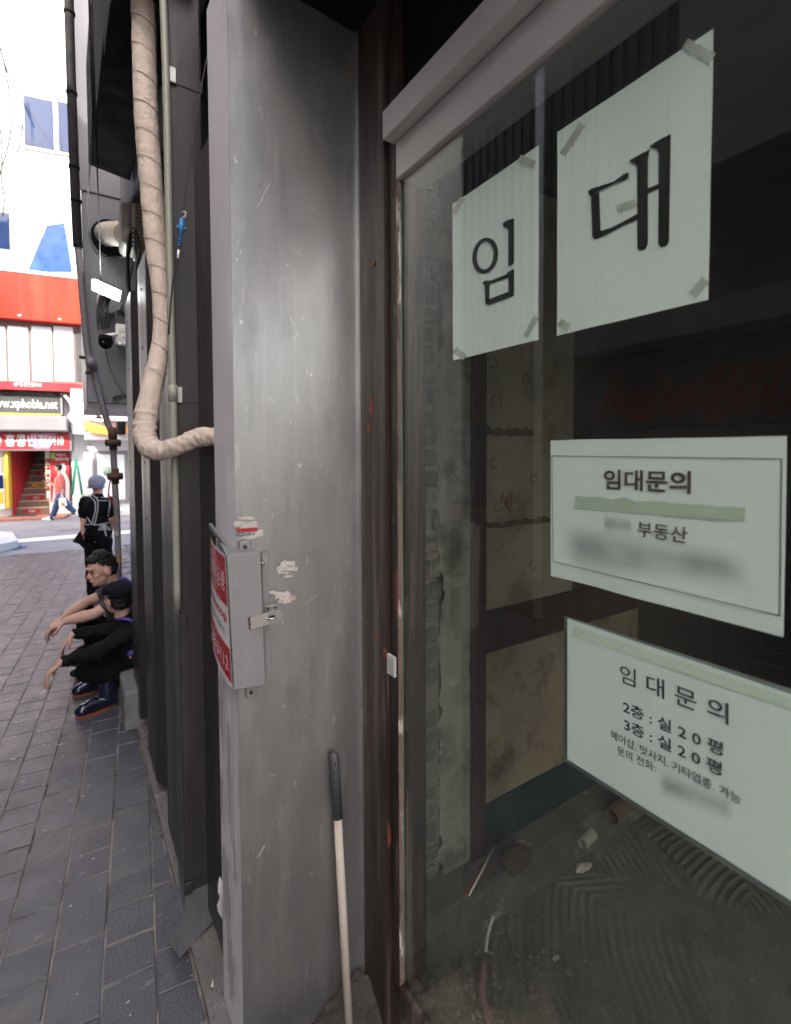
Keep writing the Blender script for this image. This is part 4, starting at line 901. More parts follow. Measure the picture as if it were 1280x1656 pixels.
bm = B(); c = A + d * (Ln - 0.036); P = [c + d * 0.016 * math.cos(t_) + q * 0.006 * math.sin(t_) + V((0, -0.001, 0)) for t_ in [2 * math.pi * k / 18 for k in range(18)]]; prism(bm, P, (0, -0.001, 0)); obj('slot', bm, rubber, hp)
bm = B(); tube(bm, spline([c - d * .012 + V((0, .004, 0)), c - d * .012 + V((0, -.012, 0)) + q * .002, c + V((0, -.018, .002)), c + d * .012 + V((0, -.012, 0)), c + d * .012 + V((0, .004, 0))], 5), 0.0032, 8); obj('staple', bm, steel, hp)
bm = B()
for k in (-1, 0, 1): tube(bm, [A + q * (k * 0.012 - .005) - d * .002, A + q * (k * 0.012 + .005) - d * .002], 0.003, 8)
obj('knuckle', bm, rust, hp)
bm = B(); c = on(439, 985, Y=1.486); box(bm, c.x - .02, c.x + .02, 1.483, 1.494, c.z - .009, c.z + .012, 0.002); pl = obj('staple_plate', bm, steel, cab)
for sx in (-.012, .012):
    bm = B(); disc_cyl(bm, c + V((sx, -.003, .004)), (0, -1, 0), 0.004, 0.003, 8); obj('screw', bm, rust, pl)
bm = B(); V8 = [on(344, 846, Y=1.66), on(378, 890, Y=SY - .004)]                # folded lip above the cabinet
prism(bm, [V8[0] + V((-.012, 0, 0)), V8[1] + V((-.012, 0, 0)), V8[1] + V((-.012, 0, -.014)), V8[0] + V((-.012, 0, -.014))], (0.010, 0, 0)); obj('top_lip', bm, galv, cab)

# ---- torn stickers on the sheet
torn = M('torn_paper', (0.50, 0.475, 0.44), 0.85, 0, 0.12, 50, S1, 0.3, 90, layers=(((0.36, 0.33, 0.30), 60, S1, 0.58, 0.06, 0.6),))
def scrap(label, rects, seed):
    rs = random.Random(seed); bm = B()
    for i, (x0, y0, x1, y1) in enumerate(rects):
        P = []
        for k in range(8): P.append((x0 + (x1 - x0) * k / 7, y0 + rs.uniform(-1.2, 1.2)))
        P += [(x1 + rs.uniform(-3, 2), y0 + (y1 - y0) * .5)]
        for k in range(8): P.append((x1 + (x0 - x1) * k / 7, y1 + rs.uniform(-1.5, 1.5)))
        P += [(x0 + rs.uniform(-2, 3), y0 + (y1 - y0) * .5)]
        prism(bm, [on(x, y, Y=SY - 0.0055 - 0.0004 * i) for x, y in P], (0, 0.0003, 0))
    o = obj('torn_sticker', bm, torn); return tag(o, label, 'sticker', 'paper scraps stuck to the galvanised sheet')
s1 = scrap('torn sticker with red and blue print above the metal cabinet', ((384, 835, 413, 841), (379, 843, 417, 852), (386, 849, 418, 868), (418, 857, 426, 867), (392, 866, 412, 872)), 1)
bm = B(); prism(bm, [on(x, y, Y=SY - 0.0078) for x, y in ((384, 855), (417, 853), (416, 859), (384, 861))], (0, 0.0003, 0)); obj('red_band', bm, redm, s1)
obj('lettering', text_bm('2233-0613', on(385, 868, Y=SY - 0.0078), V((1, 0, 0)), V((0, 0, 1)), (on(412, 868, Y=SY) - on(385, 868, Y=SY)).length, 0.012, 0, 0.03), M('blue_ink', (0.05, 0.06, 0.25), 0.5), s1)
s2 = scrap('torn pale sticker scrap, upper one right of the cabinet', ((453, 907, 477, 915), (448, 916, 482, 924), (449, 924, 468, 928), (457, 929, 474, 934)), 2)
s3 = scrap('torn pale sticker scrap, just above the hasp level right of the cabinet', ((443, 957, 470, 964), (444, 961, 472, 968), (452, 963, 480, 971), (450, 970, 470, 976), (436, 955, 446, 961)), 3)
bm = B(); prism(bm, [on(x, y, Y=SY - 0.0082) for x, y in ((469, 962), (480, 963), (479, 970), (469, 969))], (0, 0.0003, 0)); obj('pink_patch', bm, M('pink_patch', (0.5, 0.33, 0.29), 0.8, 0, 0.1, 60), s3)

# ---- mop handle leaning on the sheet
A = on(541, 1219, Y=SY - 0.03); Bq = on(564.5, 1656, Y=SY - 0.085); d = (Bq - A).normalized(); Ln = (A.z - 0.035) / -d.z
G1 = A + d * ((on(545, 1322, Y=SY - .04) - A).length)
mp_ = thing('mop_handle', A + d * Ln, 'pale wooden stick with dark grey grip leaning against the galvanised sheet', 'stick')
bm = B(); pts = [A - d * 0.004, A + d * 0.004, A + d * 0.012, A + d * 0.06, G1]
tube(bm, pts, [0.006, 0.013, 0.0155, 0.0150, 0.0165], 20)
gr = obj('grip', bm, M('grey_grip', (0.055, 0.057, 0.062), 0.45, 0, 0.1, 30, layers=(((0.14, 0.14, 0.14), 20, (1, 1, .2), 0.62, 0.08, 0.5),)), mp_)
side = (EYE - A).normalized(); side = (side - d * side.dot(d)).normalized()
bm = B(); c = A + d * 0.028; e2 = d.cross(side)
P = [c + d * 0.014 * math.cos(t_) + e2 * 0.0065 * math.sin(t_) + side * 0.0158 for t_ in [2 * math.pi * k / 18 for k in range(19)]]
tube(bm, P, 0.0022, 6); obj('hole_rim', bm, M('grip_rim', (0.12, 0.12, 0.125), 0.45), gr)
bm = B(); prism(bm, [c + d * 0.0125 * math.cos(t_) + e2 * 0.0055 * math.sin(t_) + side * 0.0152 for t_ in [2 * math.pi * k / 16 for k in range(16)]], side * 0.001); obj('hanging_hole', bm, M('hole_dark', (0.05, 0.038, 0.03), 0.8), gr)
bm = B(); tube(bm, [G1 - d * 0.002, A + d * Ln], 0.0140, 20); obj('stick', bm, M('weathered_wood', (0.47, 0.42, 0.375), 0.75, 0, 0.10, 20, (1, 1, 0.06), 0.15, 60, fine=0.1, layers=(((0.26, 0.21, 0.17), 30, (1, 1, 0.2), 0.64, 0.05, 0.6),)), mp_)

# ---- downspout with straps and kicked-out shoe
DY0, DY1 = 2.03, 2.15
dx0, dx1 = on(285, 735, Y=DY0).x, on(338, 735, Y=DY0).x
ds = thing('downspout', ((dx0 + dx1) / 2, DY0, 0), 'square dark brown downspout with a shoe kicked out over the paving', 'downspout')
bm = B(); box(bm, dx0, dx1, DY0, DY1, 0.160, 4.1, 0.010, 3); pp = obj('pipe', bm, spoutm, ds)
for f in pp.data.polygons: f.use_smooth = False
bm = B()
cx_ = (dx0 + dx1) / 2; hwx = (dx1 - dx0) / 2 + 0.003
rings = [[(dx0 - .003, DY0 - .003, .220), (dx1 + .003, DY0 - .003, .220), (dx1 + .003, DY1 + .003, .220), (dx0 - .003, DY1 + .003, .220)],
         [(dx0 - .003, DY0 - .003, .150), (dx1 + .003, DY0 - .003, .070), (dx1 + .003, DY1 + .003, .070), (dx0 - .003, DY1 + .003, .150)],
         [(dx0 - .070, DY0 - .030, .095), (dx0 - .030, DY0 - .040, .008), (dx0 - .030, DY1 + .010, .008), (dx0 - .070, DY1 + .010, .095)]]
vr = [[bm.verts.new(p) for p in r] for r in rings]
for a, b in zip(vr, vr[1:]):
    for k in range(4): bm.faces.new((a[k], a[(k + 1) % 4], b[(k + 1) % 4], b[k]))
bmesh.ops.recalc_face_normals(bm, faces=bm.faces[:])
so = obj('shoe', bm, M('shoe_paint', (0.15, 0.15, 0.165), 0.30, 0.3, 0.06, 8, VS, layers=(((0.26, 0.29, 0.27), 20, S1, 0.70, 0.04, 0.5),)), ds)
md = so.modifiers.new('wall', 'SOLIDIFY'); md.thickness = 0.003
clipm = steel
for (py, hh) in ((132, .022), (640, .024), (1003, .020), (1437, .018)):
    z = on(300, py, Y=DY0).z
    bm = B(); o_ = 0.0035
    for (a, b, c_, e) in ((dx0 - o_, dx1 + o_, DY0 - o_, DY0 - 0.0002), (dx0 - o_, dx0 - .0002, DY0 - o_, DY1 + o_), (dx1 + .0002, dx1 + o_, DY0 - o_, DY1 + o_)): box(bm, a, b, c_, e, z - hh, z + hh)
    sp_ = obj('strap', bm, spoutm, ds)
    bm = B(); box(bm, dx0 - 0.004, dx0 + 0.026, DY0 - 0.014, DY0 - 0.004, z - hh - 0.006, z + hh + 0.008, 0.003)
    obj('clip', bm, clipm if py < 900 else spoutm, sp_)

# ---- pale conduit along the downspout
bm = B(); Pp = [on(x, y, Y=2.005) for x, y in ((263, -30), (269, 137), (275, 437), (279, 600), (284, 800), (287, 985))]
tube(bm, spline(Pp, 6), 0.0135, 14); cn = obj('plastic_conduit', bm, pvc); tag(cn, 'pale green plastic conduit running up beside the downspout', 'conduit')
bm = B(); c = on(280, 636, Y=2.005); tube(bm, [c + V((0, 0, -.03)), c + V((0, 0, .03))], 0.0165, 14); obj('coupling', bm, pvc, cn)

# ---- wrapped pipe
Pw = [on(*q[:2], Y=q[2]) for q in ((229, -40, 2.19), (232, 20, 2.19), (234, 100, 2.19), (237, 190, 2.19), (245, 300, 2.18), (253, 400, 2.17), (261, 470, 2.15), (262, 540, 2.13), (252, 600, 2.11), (241, 650, 2.09), (235, 690, 2.07), (238, 716, 2.04), (256, 729, 1.99), (285, 722, 1.93), (312, 711, 1.89), (332, 706, 1.86), (362, 707, 1.80))]
ppx = [36, 36, 36, 36, 35, 33, 29, 27, 30, 34, 36, 36, 31, 28, 30, 31, 28]
rk = [w_ * (p - EYE).dot(FW) / F / 2 for w_, p in zip(ppx, Pw)]
nsub = 24; SPL = spline(Pw, nsub); RAD = []
for i in range(len(SPL)):
    k = min(i // nsub, len(rk) - 2); t_ = i / nsub - k; RAD.append(rk[k] * (1 - t_) + rk[k + 1] * t_)
arc = [0.0]
for a, b in zip(SPL, SPL[1:]): arc.append(arc[-1] + (b - a).length)
jt = [arc[8 * nsub], arc[9 * nsub + 12]]
def wrapf(i, a):
    s_ = arc[i]; ph = (s_ / 0.105 + a / (2 * math.pi)) % 1.0
    p = SPL[i]; q = V((p.x + .05 * math.cos(a), p.y + .05 * math.sin(a), p.z))
    low = max(0, min(1, (s_ - jt[1] + 0.05) / 0.1))
    c = 1 + 0.028 * (ph - 0.5) * (1 - 0.5 * low) + 0.035 * noise.noise(q * 22) + 0.03 * noise.noise(V((q.x * 14, q.y * 14, q.z * 60)))
    c += low * 0.13 * noise.noise(V((math.cos(a) * 1.6 + s_ * 9, math.sin(a) * 1.6, s_ * 62))) + low * 0.05 * noise.noise(V((math.cos(a) * 4, math.sin(a) * 4, s_ * 190)))
    for j in jt: c += 0.10 * math.exp(-((s_ - j) / 0.009) ** 2)
    return c
bm = B(); tube(bm, SPL, RAD, 44, fn=wrapf); wp_ = obj('wrapped_pipe', bm, wrap); tag(wp_, 'pipe wrapped in wrinkled beige tape hanging down and bending into the pillar', 'pipe')
bm = B(); P = []
Lw = arc[-1]
i = 0; turns = []
for i in range(len(SPL) - 1):                                                # dark string wound round the wrapping
    if arc[i] < jt[0] + 0.05:
        for sub in range(4):
            s_ = arc[i] + (arc[i + 1] - arc[i]) * sub / 4; a = 2 * math.pi * (0.06 - s_ / 0.105)
            p = SPL[i] + (SPL[i + 1] - SPL[i]) * (sub / 4); tg_ = (SPL[i + 1] - SPL[i]).normalized(); n1_ = V((1, 0, 0)) - tg_ * tg_.x; n1_.normalize(); n2_ = tg_.cross(n1_)
            P.append(p + (n1_ * math.cos(a) + n2_ * math.sin(a)) * RAD[i] * 1.055)
tube(bm, P, 0.0010, 4); obj('winding_string', bm, M('grey_string', (0.14, 0.115, 0.10), 0.8), wp_)

# ---- thin cable with a blue plug in front of the downspout
bm = B(); P = [on(x, y, Y=1.90) for x, y in ((343, 60), (335, 92), (320, 175), (309, 246), (301, 305), (297, 338), (295, 352))]
tube(bm, spline(P, 6), 0.0018, 6); hc = obj('hanging_cable', bm, rubber); tag(hc, 'thin black cable with a blue plug hanging before the downspout', 'cable')
bm = B(); P = [on(x, y, Y=1.90) for x, y in ((290, 388), (289, 402), (287, 425), (281, 449), (277, 480), (275, 512), (273, 540))]; tube(bm, spline(P, 6), 0.0030, 6); obj('lower_cable', bm, rubber, hc)
bm = B(); a, b, c = on(295, 352, Y=1.90), on(292, 384, Y=1.90), on(290, 402, Y=1.90)
tube(bm, [a, a + (b - a) * .1, a + (b - a) * .12, a + (b - a) * .7, a + (b - a) * .75, b], [.006, .006, .0105, .0105, .0075, .007], 8)
e_ = a + (b - a) * .5; box(bm, e_.x - .016, e_.x + .016, e_.y - .006, e_.y + .006, e_.z - .006, e_.z + .006, .001)
for k in range(4): tube(bm, [b + (c - b) * (k * .22), b + (c - b) * (k * .22 + .12)], 0.0062, 8)
obj('plug', bm, M('blue_plastic', (0.02, 0.14, 0.33), 0.35), hc)
bm = B(); p0_ = on(289, 404, Y=1.90); p1_ = on(288, 418, Y=1.90); tube(bm, [p0_, p1_], 0.0045, 8); obj('white_sleeve', bm, white, hc)
bm = B(); tube(bm, [a + V((0.004, 0, 0)), a + V((.012, 0, .012)), a + V((.010, -.004, .022)), a + V((0, 0, .018))], 0.004, 6); obj('tape_tag', bm, cream_pl, hc)

# ================================================================ ON THE CLAD BUILDING
# ---- extractor with bent duct
ex = thing('extractor_fan', on(215, 400, Y=4.5), 'extractor hood with cream louvres and a bent white duct into the grey wall', 'extractor fan')
bm = B(); a, b = on(197, 392, Y=4.46), on(232, 326, Y=4.46); box(bm, a.x, b.x, 4.46, 4.80, a.z, b.z, 0.05, 3); obj('hood', bm, M('hood_metal', (0.24, 0.215, 0.195), 0.5, 0.2, 0.1, 8), ex)
bm = B(); c0, c1 = on(214, 322, Y=4.40), on(244, 424, Y=4.40); box(bm, c0.x, c1.x + .1, 4.42, 4.455, c1.z, c0.z, 0.01); lv = obj('louvre_panel', bm, cream_pl, ex)
bm = B()
for k in range(14): z = c1.z + 0.03 + k * (c0.z - c1.z - .05) / 14; hexa(bm, [(c0.x + .02, 4.405, z), (c1.x + .08, 4.405, z), (c1.x + .08, 4.419, z + .006), (c0.x + .02, 4.419, z + .006), (c0.x + .02, 4.405, z + .012), (c1.x + .08, 4.405, z + .012), (c1.x + .08, 4.419, z + .02), (c0.x + .02, 4.419, z + .02)])
obj('slat', bm, M('louvre_slat', (0.30, 0.26, 0.20), 0.6), lv)
bm = B(); P = spline([on(172, 379, Y=5.30), on(177, 378, Y=5.12), on(190, 378, Y=4.9), on(205, 380, Y=4.7)], 10)
tube(bm, P, 0.098, 24, fn=lambda i, a: 1 + 0.025 * math.sin(i * 2.1 + math.sin(a) * .5) + 0.02 * noise.noise(V((i * .7, a, 2)))); obj('duct', bm, M('duct_wrap', (0.46, 0.41, 0.37), 0.6, 0, 0.12, 12, S1, 0.3, 50), ex)
# ---- lit floodlight with its wires
fl = thing('floodlight', on(175, 490, Y=5.25), 'lit white LED floodlight on the grey wall above a bunch of black wires', 'lamp')
q_ = [on(148, 450, Y=4.95), on(197, 472, Y=5.10), on(194, 488, Y=5.06), on(148, 468, Y=4.91)]
bm = B(); prism(bm, q_, (0.01, 0.07, 0.03)); obj('housing', bm, steel, fl)
cc = sum(q_, V()) / 4; bm = B(); nrm = (q_[1] - q_[0]).cross(q_[3] - q_[0]).normalized(); nrm = nrm if nrm.y < 0 else -nrm
prism(bm, [cc + (p - cc) * 0.86 + nrm * 0.012 for p in q_], nrm * 0.003); obj('lamp', bm, M('led_glow', (1, 1, 1), 0.4, emit=(0.93, 1, 0.98, 18)), fl)
bm = B(); c = on(176, 489, Y=5.28); tube(bm, [c, c + V((0, -.06, 0)), c + V((0, -.09, 0))], [0.10, 0.10, 0.06], 18); obj('base_plate', bm, white, fl)
bm = B(); rs = random.Random(5)
for k in range(9):
    x = 157 + k * 2.2; P = [on(x + 5, 478, Y=5.1), on(x + rs.uniform(-2, 2), 500, Y=5.06), on(x - 1 + rs.uniform(-2, 2), 515, Y=5.05), on(x + rs.uniform(-1, 3), 522 + rs.uniform(0, 12), Y=5.05)]
    tube(bm, spline(P, 5), 0.0065, 6)
obj('wire_bunch', bm, rubber, fl)
# ---- camera and junction box
cv = thing('security_camera', on(172, 560, Y=5.0), 'black dome security camera on a short white arm under the floodlight', 'camera')
bm = B(); c = on(171, 553, Y=4.98); ball(bm, c, (0.056, 0.056, 0.06), 18, 12); tube(bm, [c + V((0, 0, .0)), c + V((0, 0, .055))], [0.058, 0.05], 18); obj('dome', bm, black, cv)
bm = B(); tube(bm, [on(172, 543, Y=4.99), on(189, 541, Y=5.03)], 0.018, 10); obj('arm', bm, white, cv)
bm = B(); tube(bm, [c + V((-.02, -.05, -.02)), c + V((-.022, -.058, -.023))], 0.016, 12); obj('lens', bm, M('lens_glass', (0.01, 0.01, 0.012), 0.05), cv)
jb = thing('junction_box', on(202, 542, Y=5.1), 'white junction box with a round cap beside the security camera', 'box')
bm = B(); a, b = on(188, 556, Y=5.02), on(216, 526, Y=5.02); box(bm, a.x, b.x, 5.02, 5.14, a.z, b.z, 0.008, 2); obj('case', bm, white, jb)
bm = B(); w_ = b.x - a.x; h_ = b.z - a.z
for (u0, u1, v0, v1) in ((.1, .5, .62, .8), (.3, .65, .35, .55), (.1, .25, .2, .6), (.6, .9, .2, .5)): box(bm, a.x + w_ * u0, a.x + w_ * u1, 5.012, 5.0195, a.z + h_ * v0, a.z + h_ * v1, .002)
obj('raised_lid', bm, white, jb)
bm = B(); disc_cyl(bm, on(195, 556, Y=5.03), (0, -.3, -1), 0.03, 0.03, 14); obj('round_cap', bm, steel, jb)
bm = B()
for k in range(3): tube(bm, spline([on(186, 520, Y=5.05), on(184, 513 - k * 3, Y=5.0), on(195, 508 - k * 3, Y=5.0), on(208, 520 - k * 2, Y=5.02), on(214, 540 - k * 6, Y=5.0)], 6), 0.007, 6)
obj('box_wire', bm, rubber, jb)
# ---- loose cables on the wall
for lab, pts, r_ in (('thin black cable looping down in front of the grey upper wall', ((144, -10, 2.7), (148, 110, 2.8), (150, 195, 3.0), (144, 290, 3.6), (142, 335, 4.2), (145, 385, 4.8), (160, 412, 5.1), (185, 414, 5.2), (204, 416, 4.5)), .0045),
                     ('long thin black cable hanging straight past the awning trays to the floodlight', ((147.5, -10, 2.72), (152, 120, 2.8), (157, 265, 3.2), (161, 380, 4.2), (163, 452, 5.1)), .004),
                     ('thin cable drooping from the dome camera to the ribbed wall', ((171, 566, 4.98), (175, 585, 4.9), (186, 615, 4.7), (202, 638, 4.55), (212, 652, 4.5), (222, 662, 4.4)), .0055)):
    bm = B(); tube(bm, spline([on(x, y, Y=yy) for x, y, yy in pts], 7), r_, 6); tag(obj('wall_cable', bm, rubber), lab, 'cable')
bm = B()
for k in range(6): tube(bm, spline([on(168, 638 + k, Y=5.6), on(180, 643 + (k % 3) * 2, Y=5.4), on(192, 640 + k * 1.5, Y=5.0), on(205, 638 + k, Y=4.6)], 5), 0.006, 6)
tag(obj('wire_tangle', bm, rubber), 'tangle of black wires under the grey overhang', 'cables')
bm = B()
for k in range(5):
    c = on(216, 440, Y=4.30); P = [c + V((0.035 * math.cos(t_) * (1 + .1 * k), -.01 * k, (0.20 + .03 * k) * math.sin(t_))) for t_ in [2 * math.pi * i_ / 20 for i_ in range(21)]]; tube(bm, P, 0.008, 6)
tag(obj('coiled_cable', bm, rubber), 'oval coil of black cable hung at the corner post', 'cable')
for lab, pts in (('black cable sagging across the top of the ribbed wall', ((226, 404, 4.1), (219, 440, 4.0), (224, 478, 3.9), (236, 470, 3.6), (243, 440, 3.4))),
                 ('second black cable hooked over the ribbed wall beside the coil', ((214, 430, 4.3), (208, 470, 4.3), (213, 505, 4.25), (222, 520, 4.2)))):
    bm = B(); tube(bm, spline([on(x, y, Y=yy) for x, y, yy in pts], 7), .008, 6); tag(obj('wall_cable', bm, rubber), lab, 'cable')
# ---- gas pipe
gpn = thing('gas_pipe', on(196, 935, Y=5.2).xy.to_3d(), 'painted gas pipe with two rusty flanges stepping down past the overhang', 'pipe')
UP_ = [on(x, y, Y=5.05) for x, y in ((111, -25), (114, 90), (118, 210), (122, 320), (126, 400))]
bm = B(); tube(bm, spline(UP_, 10), 0.036, 16, fn=lambda i, a: 1 + 0.05 * noise.noise(V((i * .6, math.cos(a), math.sin(a))))); obj('insulated_pipe', bm, insul, gpn)
for i_, y_ in ((112.5, 20), (116, 150), (120, 270), (123, 325)):
    bm = B(); c = on(i_, y_, Y=5.05); tube(bm, [c + V((0, 0, -.012)), c + V((0, 0, .012))], 0.042, 16); obj('binding_band', bm, black, gpn)
MID = [on(126, 398, Y=5.05), on(130, 440, Y=5.07), on(136, 510, Y=5.1), on(142, 572, Y=5.12), on(146, 584, Y=5.12), on(150, 592, Y=5.18), on(153, 606, Y=5.2), on(163, 645, Y=5.2), on(173, 680, Y=5.2), on(180, 698, Y=5.2)]
bm = B(); tube(bm, spline(MID, 6), 0.027, 14); obj('pipe', bm, gaspipe, gpn)
bm = B(); c = on(147, 586, Y=5.12); ball(bm, c, (0.042, 0.042, 0.05)); c2 = on(151, 597, Y=5.2); tube(bm, [c, c2], 0.036, 12); obj('elbow', bm, gaspipe, gpn)
LOW = [on(180, 694, Y=5.2), on(182, 706, Y=5.2), on(184, 740, Y=5.2), on(187, 800, Y=5.2), on(190, 850, Y=5.2)]; LOW.append(V((LOW[-1].x, LOW[-1].y, 0)))
bm = B(); tube(bm, spline(LOW, 6), 0.026, 14); obj('standpipe', bm, gaspipe, gpn)
for x, y in ((183, 716), (186.5, 770)):
    bm = B(); c = on(x, y, Y=5.2); tube(bm, [c + V((0, 0, -.026)), c + V((0, 0, -.004)), c + V((0, 0, .004)), c + V((0, 0, .026))], [0.062, 0.066, 0.066, 0.062], 20)
    for k in range(6): t_ = k * math.pi / 3; disc_cyl(bm, c + V((.05 * math.cos(t_), .05 * math.sin(t_), -.034)), (0, 0, 1), .009, .066, 6)
    tube(bm, [c + V((0, 0, -.07)), c + V((0, 0, .07))], [0.032, 0.032], 14); obj('flange', bm, rust, gpn)
bm = B(); a, b = on(181, 702, Y=5.2), on(183, 712, Y=5.2); tube(bm, [a + V((0, 0, .06)), b], 0.036, 12); obj('rusty_joint', bm, rust, gpn)
for (x0, y0, x1, y1, yy) in ((128, 577, 143, 579, 5.12), (138, 603, 152, 602, 5.2)):
    bm = B(); tube(bm, [on(x0, y0, Y=yy), on(x1, y1, Y=yy)], 0.014, 8); obj('bracket', bm, rust, gpn)
for y_, hh, mm in ((838, .02, M('tan_label', (.3, .2, .08), .6)), (862, .022, M('grey_label', (.4, .4, .42), .6)), (884, .026, M('blue_label', (.18, .24, .33), .6)), (905, .022, M('orange_label', (.36, .2, .05), .6))):
    c = on(188 + (y_ - 838) * .055, y_, Y=5.2); bm = B(); tube(bm, [c + V((0, 0, -hh)), c + V((0, 0, hh))], 0.0275, 14, cap=False); obj('pipe_label', bm, mm, gpn)
bm = B(); tube(bm, spline([on(186, 770, Y=5.2), on(179, 776, Y=5.18), on(176, 800, Y=5.18), on(186, 820, Y=5.2)], 6), .007, 6); obj('thin_wire', bm, redp, gpn)

# ================================================================ LITTER AND RUBBLE
butt = M('cigarette_paper', (0.62, 0.56, 0.46), 0.8, 0, 0.1, 90, layers=(((0.3, 0.2, 0.1), 60, S1, 0.62, 0.05, 0.7),))
def butt_at(px, py, ang, z, ln, label):
    c = on(px, py, Z=z + 0.004); d = V((math.cos(ang), math.sin(ang), 0)) * ln / 2; bm = B(); tube(bm, [c - d, c + d], 0.0036, 10)
    o = obj('cigarette_butt', bm, butt); tag(o, label, 'cigarette butt', 'cigarette butts on the ground'); bm = B(); tube(bm, [c + d, c + d * 1.12], 0.0034, 8); obj('burnt_end', bm, rubber, o)
butt_at(344, 1590, -2.0, 0.035, 0.034, 'cigarette butt on the kerb beside the downspout shoe')
butt_at(89, 1090, 0.5, 0.003, 0.04, 'cigarette butt on the paving under the near sitting man\'s hand')
butt_at(109, 986, 0.2, 0.003, 0.05, 'cigarette butt on the paving beyond the sitting men\'s hands')
butt_at(90, 957, 1.0, 0.003, 0.04, 'cigarette butt lying farthest up the lane before the men')
butt_at(118, 1052, 1.3, 0.003, 0.05, 'cigarette butt close to the men\'s knees on the paving')
bm = B(); rs = random.Random(9)
for k in range(420):
    x = GX + 0.05 + abs(rs.gauss(0, 0.24)); y = 1.33 - abs(rs.gauss(0, 0.20)); s_ = rs.uniform(0.003, 0.013) * (1.3 if rs.random() < .12 else 1)
    g = bmesh.ops.create_icosphere(bm, subdivisions=1, radius=s_, matrix=Matrix.Translation((x, y, FZ + s_ * .5 + .006)) @ Matrix.Rotation(rs.uniform(0, 6), 4, (rs.random(), rs.random(), 1)) @ Matrix.Diagonal((rs.uniform(.6, 1.6), rs.uniform(.6, 1.4), rs.uniform(.4, .9), 1)))
tag(obj('rubble', bm, M('rubble', (0.10, 0.09, 0.072), 0.95, 0, 0.35, 40, S1, 0.4, 60)), 'scattered small rubble on the shop floor behind the glass', 'rubble', kind='stuff')
def offcut(label, px, py, z, ang, r, ln, m, tilt=0.05):
    c = on(px, py, Z=z + r); d = V((math.cos(ang), math.sin(ang), tilt)).normalized(); a, b = c - d * ln / 2, c + d * ln / 2
    o = thing('pipe_offcut', c - V((0, 0, r)), label, 'pipe', 'pipe offcuts on the shop floor')
    bm = B(); tube(bm, [a, b], r, 18, cap=False); tube(bm, [a, b], r * .86, 18, cap=False); obj('tube', bm, m, o)
    bm = B(); P = [a + (V((-d.y, d.x, 0)) * math.cos(t_) + V((0, 0, 1)) * math.sin(t_)) * r * .93 for t_ in [2 * math.pi * k / 20 for k in range(21)]]; tube(bm, P, r * .075, 6); obj('rim', bm, m, o)
offcut('short white plastic pipe offcut lying on the kerb inside the shop', 951, 1357, 0.25, 0.10, 0.022, 0.085, M('dirty_pvc', (0.22, 0.21, 0.175), 0.6, 0, 0.12, 12))
offcut('brown clay pipe stub on the shop kerb under the lowest notice', 1006, 1306, 0.25, 0.06, 0.034, 0.17, M('clay_pipe', (0.075, 0.047, 0.033), 0.7, 0, 0.15, 10, layers=(((.6, .55, .45), 8, S1, .64, .05, .6),)))
bm = B(); c = on(836, 1392, Z=0.30); g = bmesh.ops.create_icosphere(bm, subdivisions=3, radius=0.06, matrix=Matrix.Translation(c) @ Matrix.Diagonal((1.1, .7, .8, 1)))
for v in g['verts']: v.co += (v.co - c) * 0.35 * noise.noise(v.co * 18)
tag(obj('brick_lump', bm, M('broken_brick', (0.042, 0.029, 0.024), 0.95, 0, 0.25, 20, S1, 0.4, 60)), 'broken red brick lump at the foot of the stained board', 'brick')
bm = B(); a, b = on(752, 1448, Y=1.30), on(795, 1376, Y=1.45); tube(bm, spline([a, a + (b - a) * .5 + V((0, 0, -.01)), b], 6), 0.0055, 8)
t = tag(obj('painted_stick', bm, M('red_stick', (0.2, 0.05, 0.04), 0.7, 0, 0.3, 20)), 'thin red and pale stick leaning in the shop corner', 'stick')
bm = B(); tube(bm, [a + V((.012, -.01, 0)), b + V((.004, -.008, .012))], 0.0035, 6); obj('pale_side', bm, butt, t)
bm = B(); P = [on(798, 1482, Y=1.29), on(790, 1510, Y=1.27), on(786, 1540, Y=1.25)]
tube(bm, spline(P, 14), 0.0055, 10, fn=lambda i, a_: 1 + .25 * math.sin(i * 2.2)); tag(obj('spiral_tie', bm, M('dusty_plastic', (.36, .35, .33), .6)), 'short coiled pale plastic tie on the shop rubble', 'tie')
bm = B(); P = [on(783, 1560, Z=.13), on(780, 1610, Z=.13), on(792, 1660, Z=.13), on(786, 1710, Z=.13)]
tube(bm, spline(P, 10), [0.012] * 31, 10, fn=lambda i, a_: 1 + .7 * noise.noise(V((i * .4, a_ * .8, 1)))); tag(obj('pink_rag', bm, M('pink_rag', (0.22, 0.12, 0.125), 0.9, 0, 0.2, 30, S1, .4, 80)), 'twisted pink rag on the rubble behind the glass', 'rag')
for i_, (px, py, lab) in enumerate(((899, 1551, 'small white plastic chip on the combed shop floor'), (944, 1403, 'crumpled pale plastic scrap on the shop kerb'))):
    c = on(px, py, Z=FZ + .02 if i_ == 0 else .24); bm = B(); box(bm, c.x - .012, c.x + .014, c.y - .006, c.y + .005, c.z, c.z + .006, .001) if i_ == 0 else None
    if i_:
        g = bmesh.ops.create_icosphere(bm, subdivisions=3, radius=.03, matrix=Matrix.Translation(c) @ Matrix.Diagonal((1.2, .5, .5, 1)))
        for v in g['verts']: v.co += (v.co - c) * .8 * noise.noise(v.co * 40)
    tag(obj('plastic_scrap', bm, M('dusty_scrap', (.26, .24, .2), .7)), lab, 'scrap')
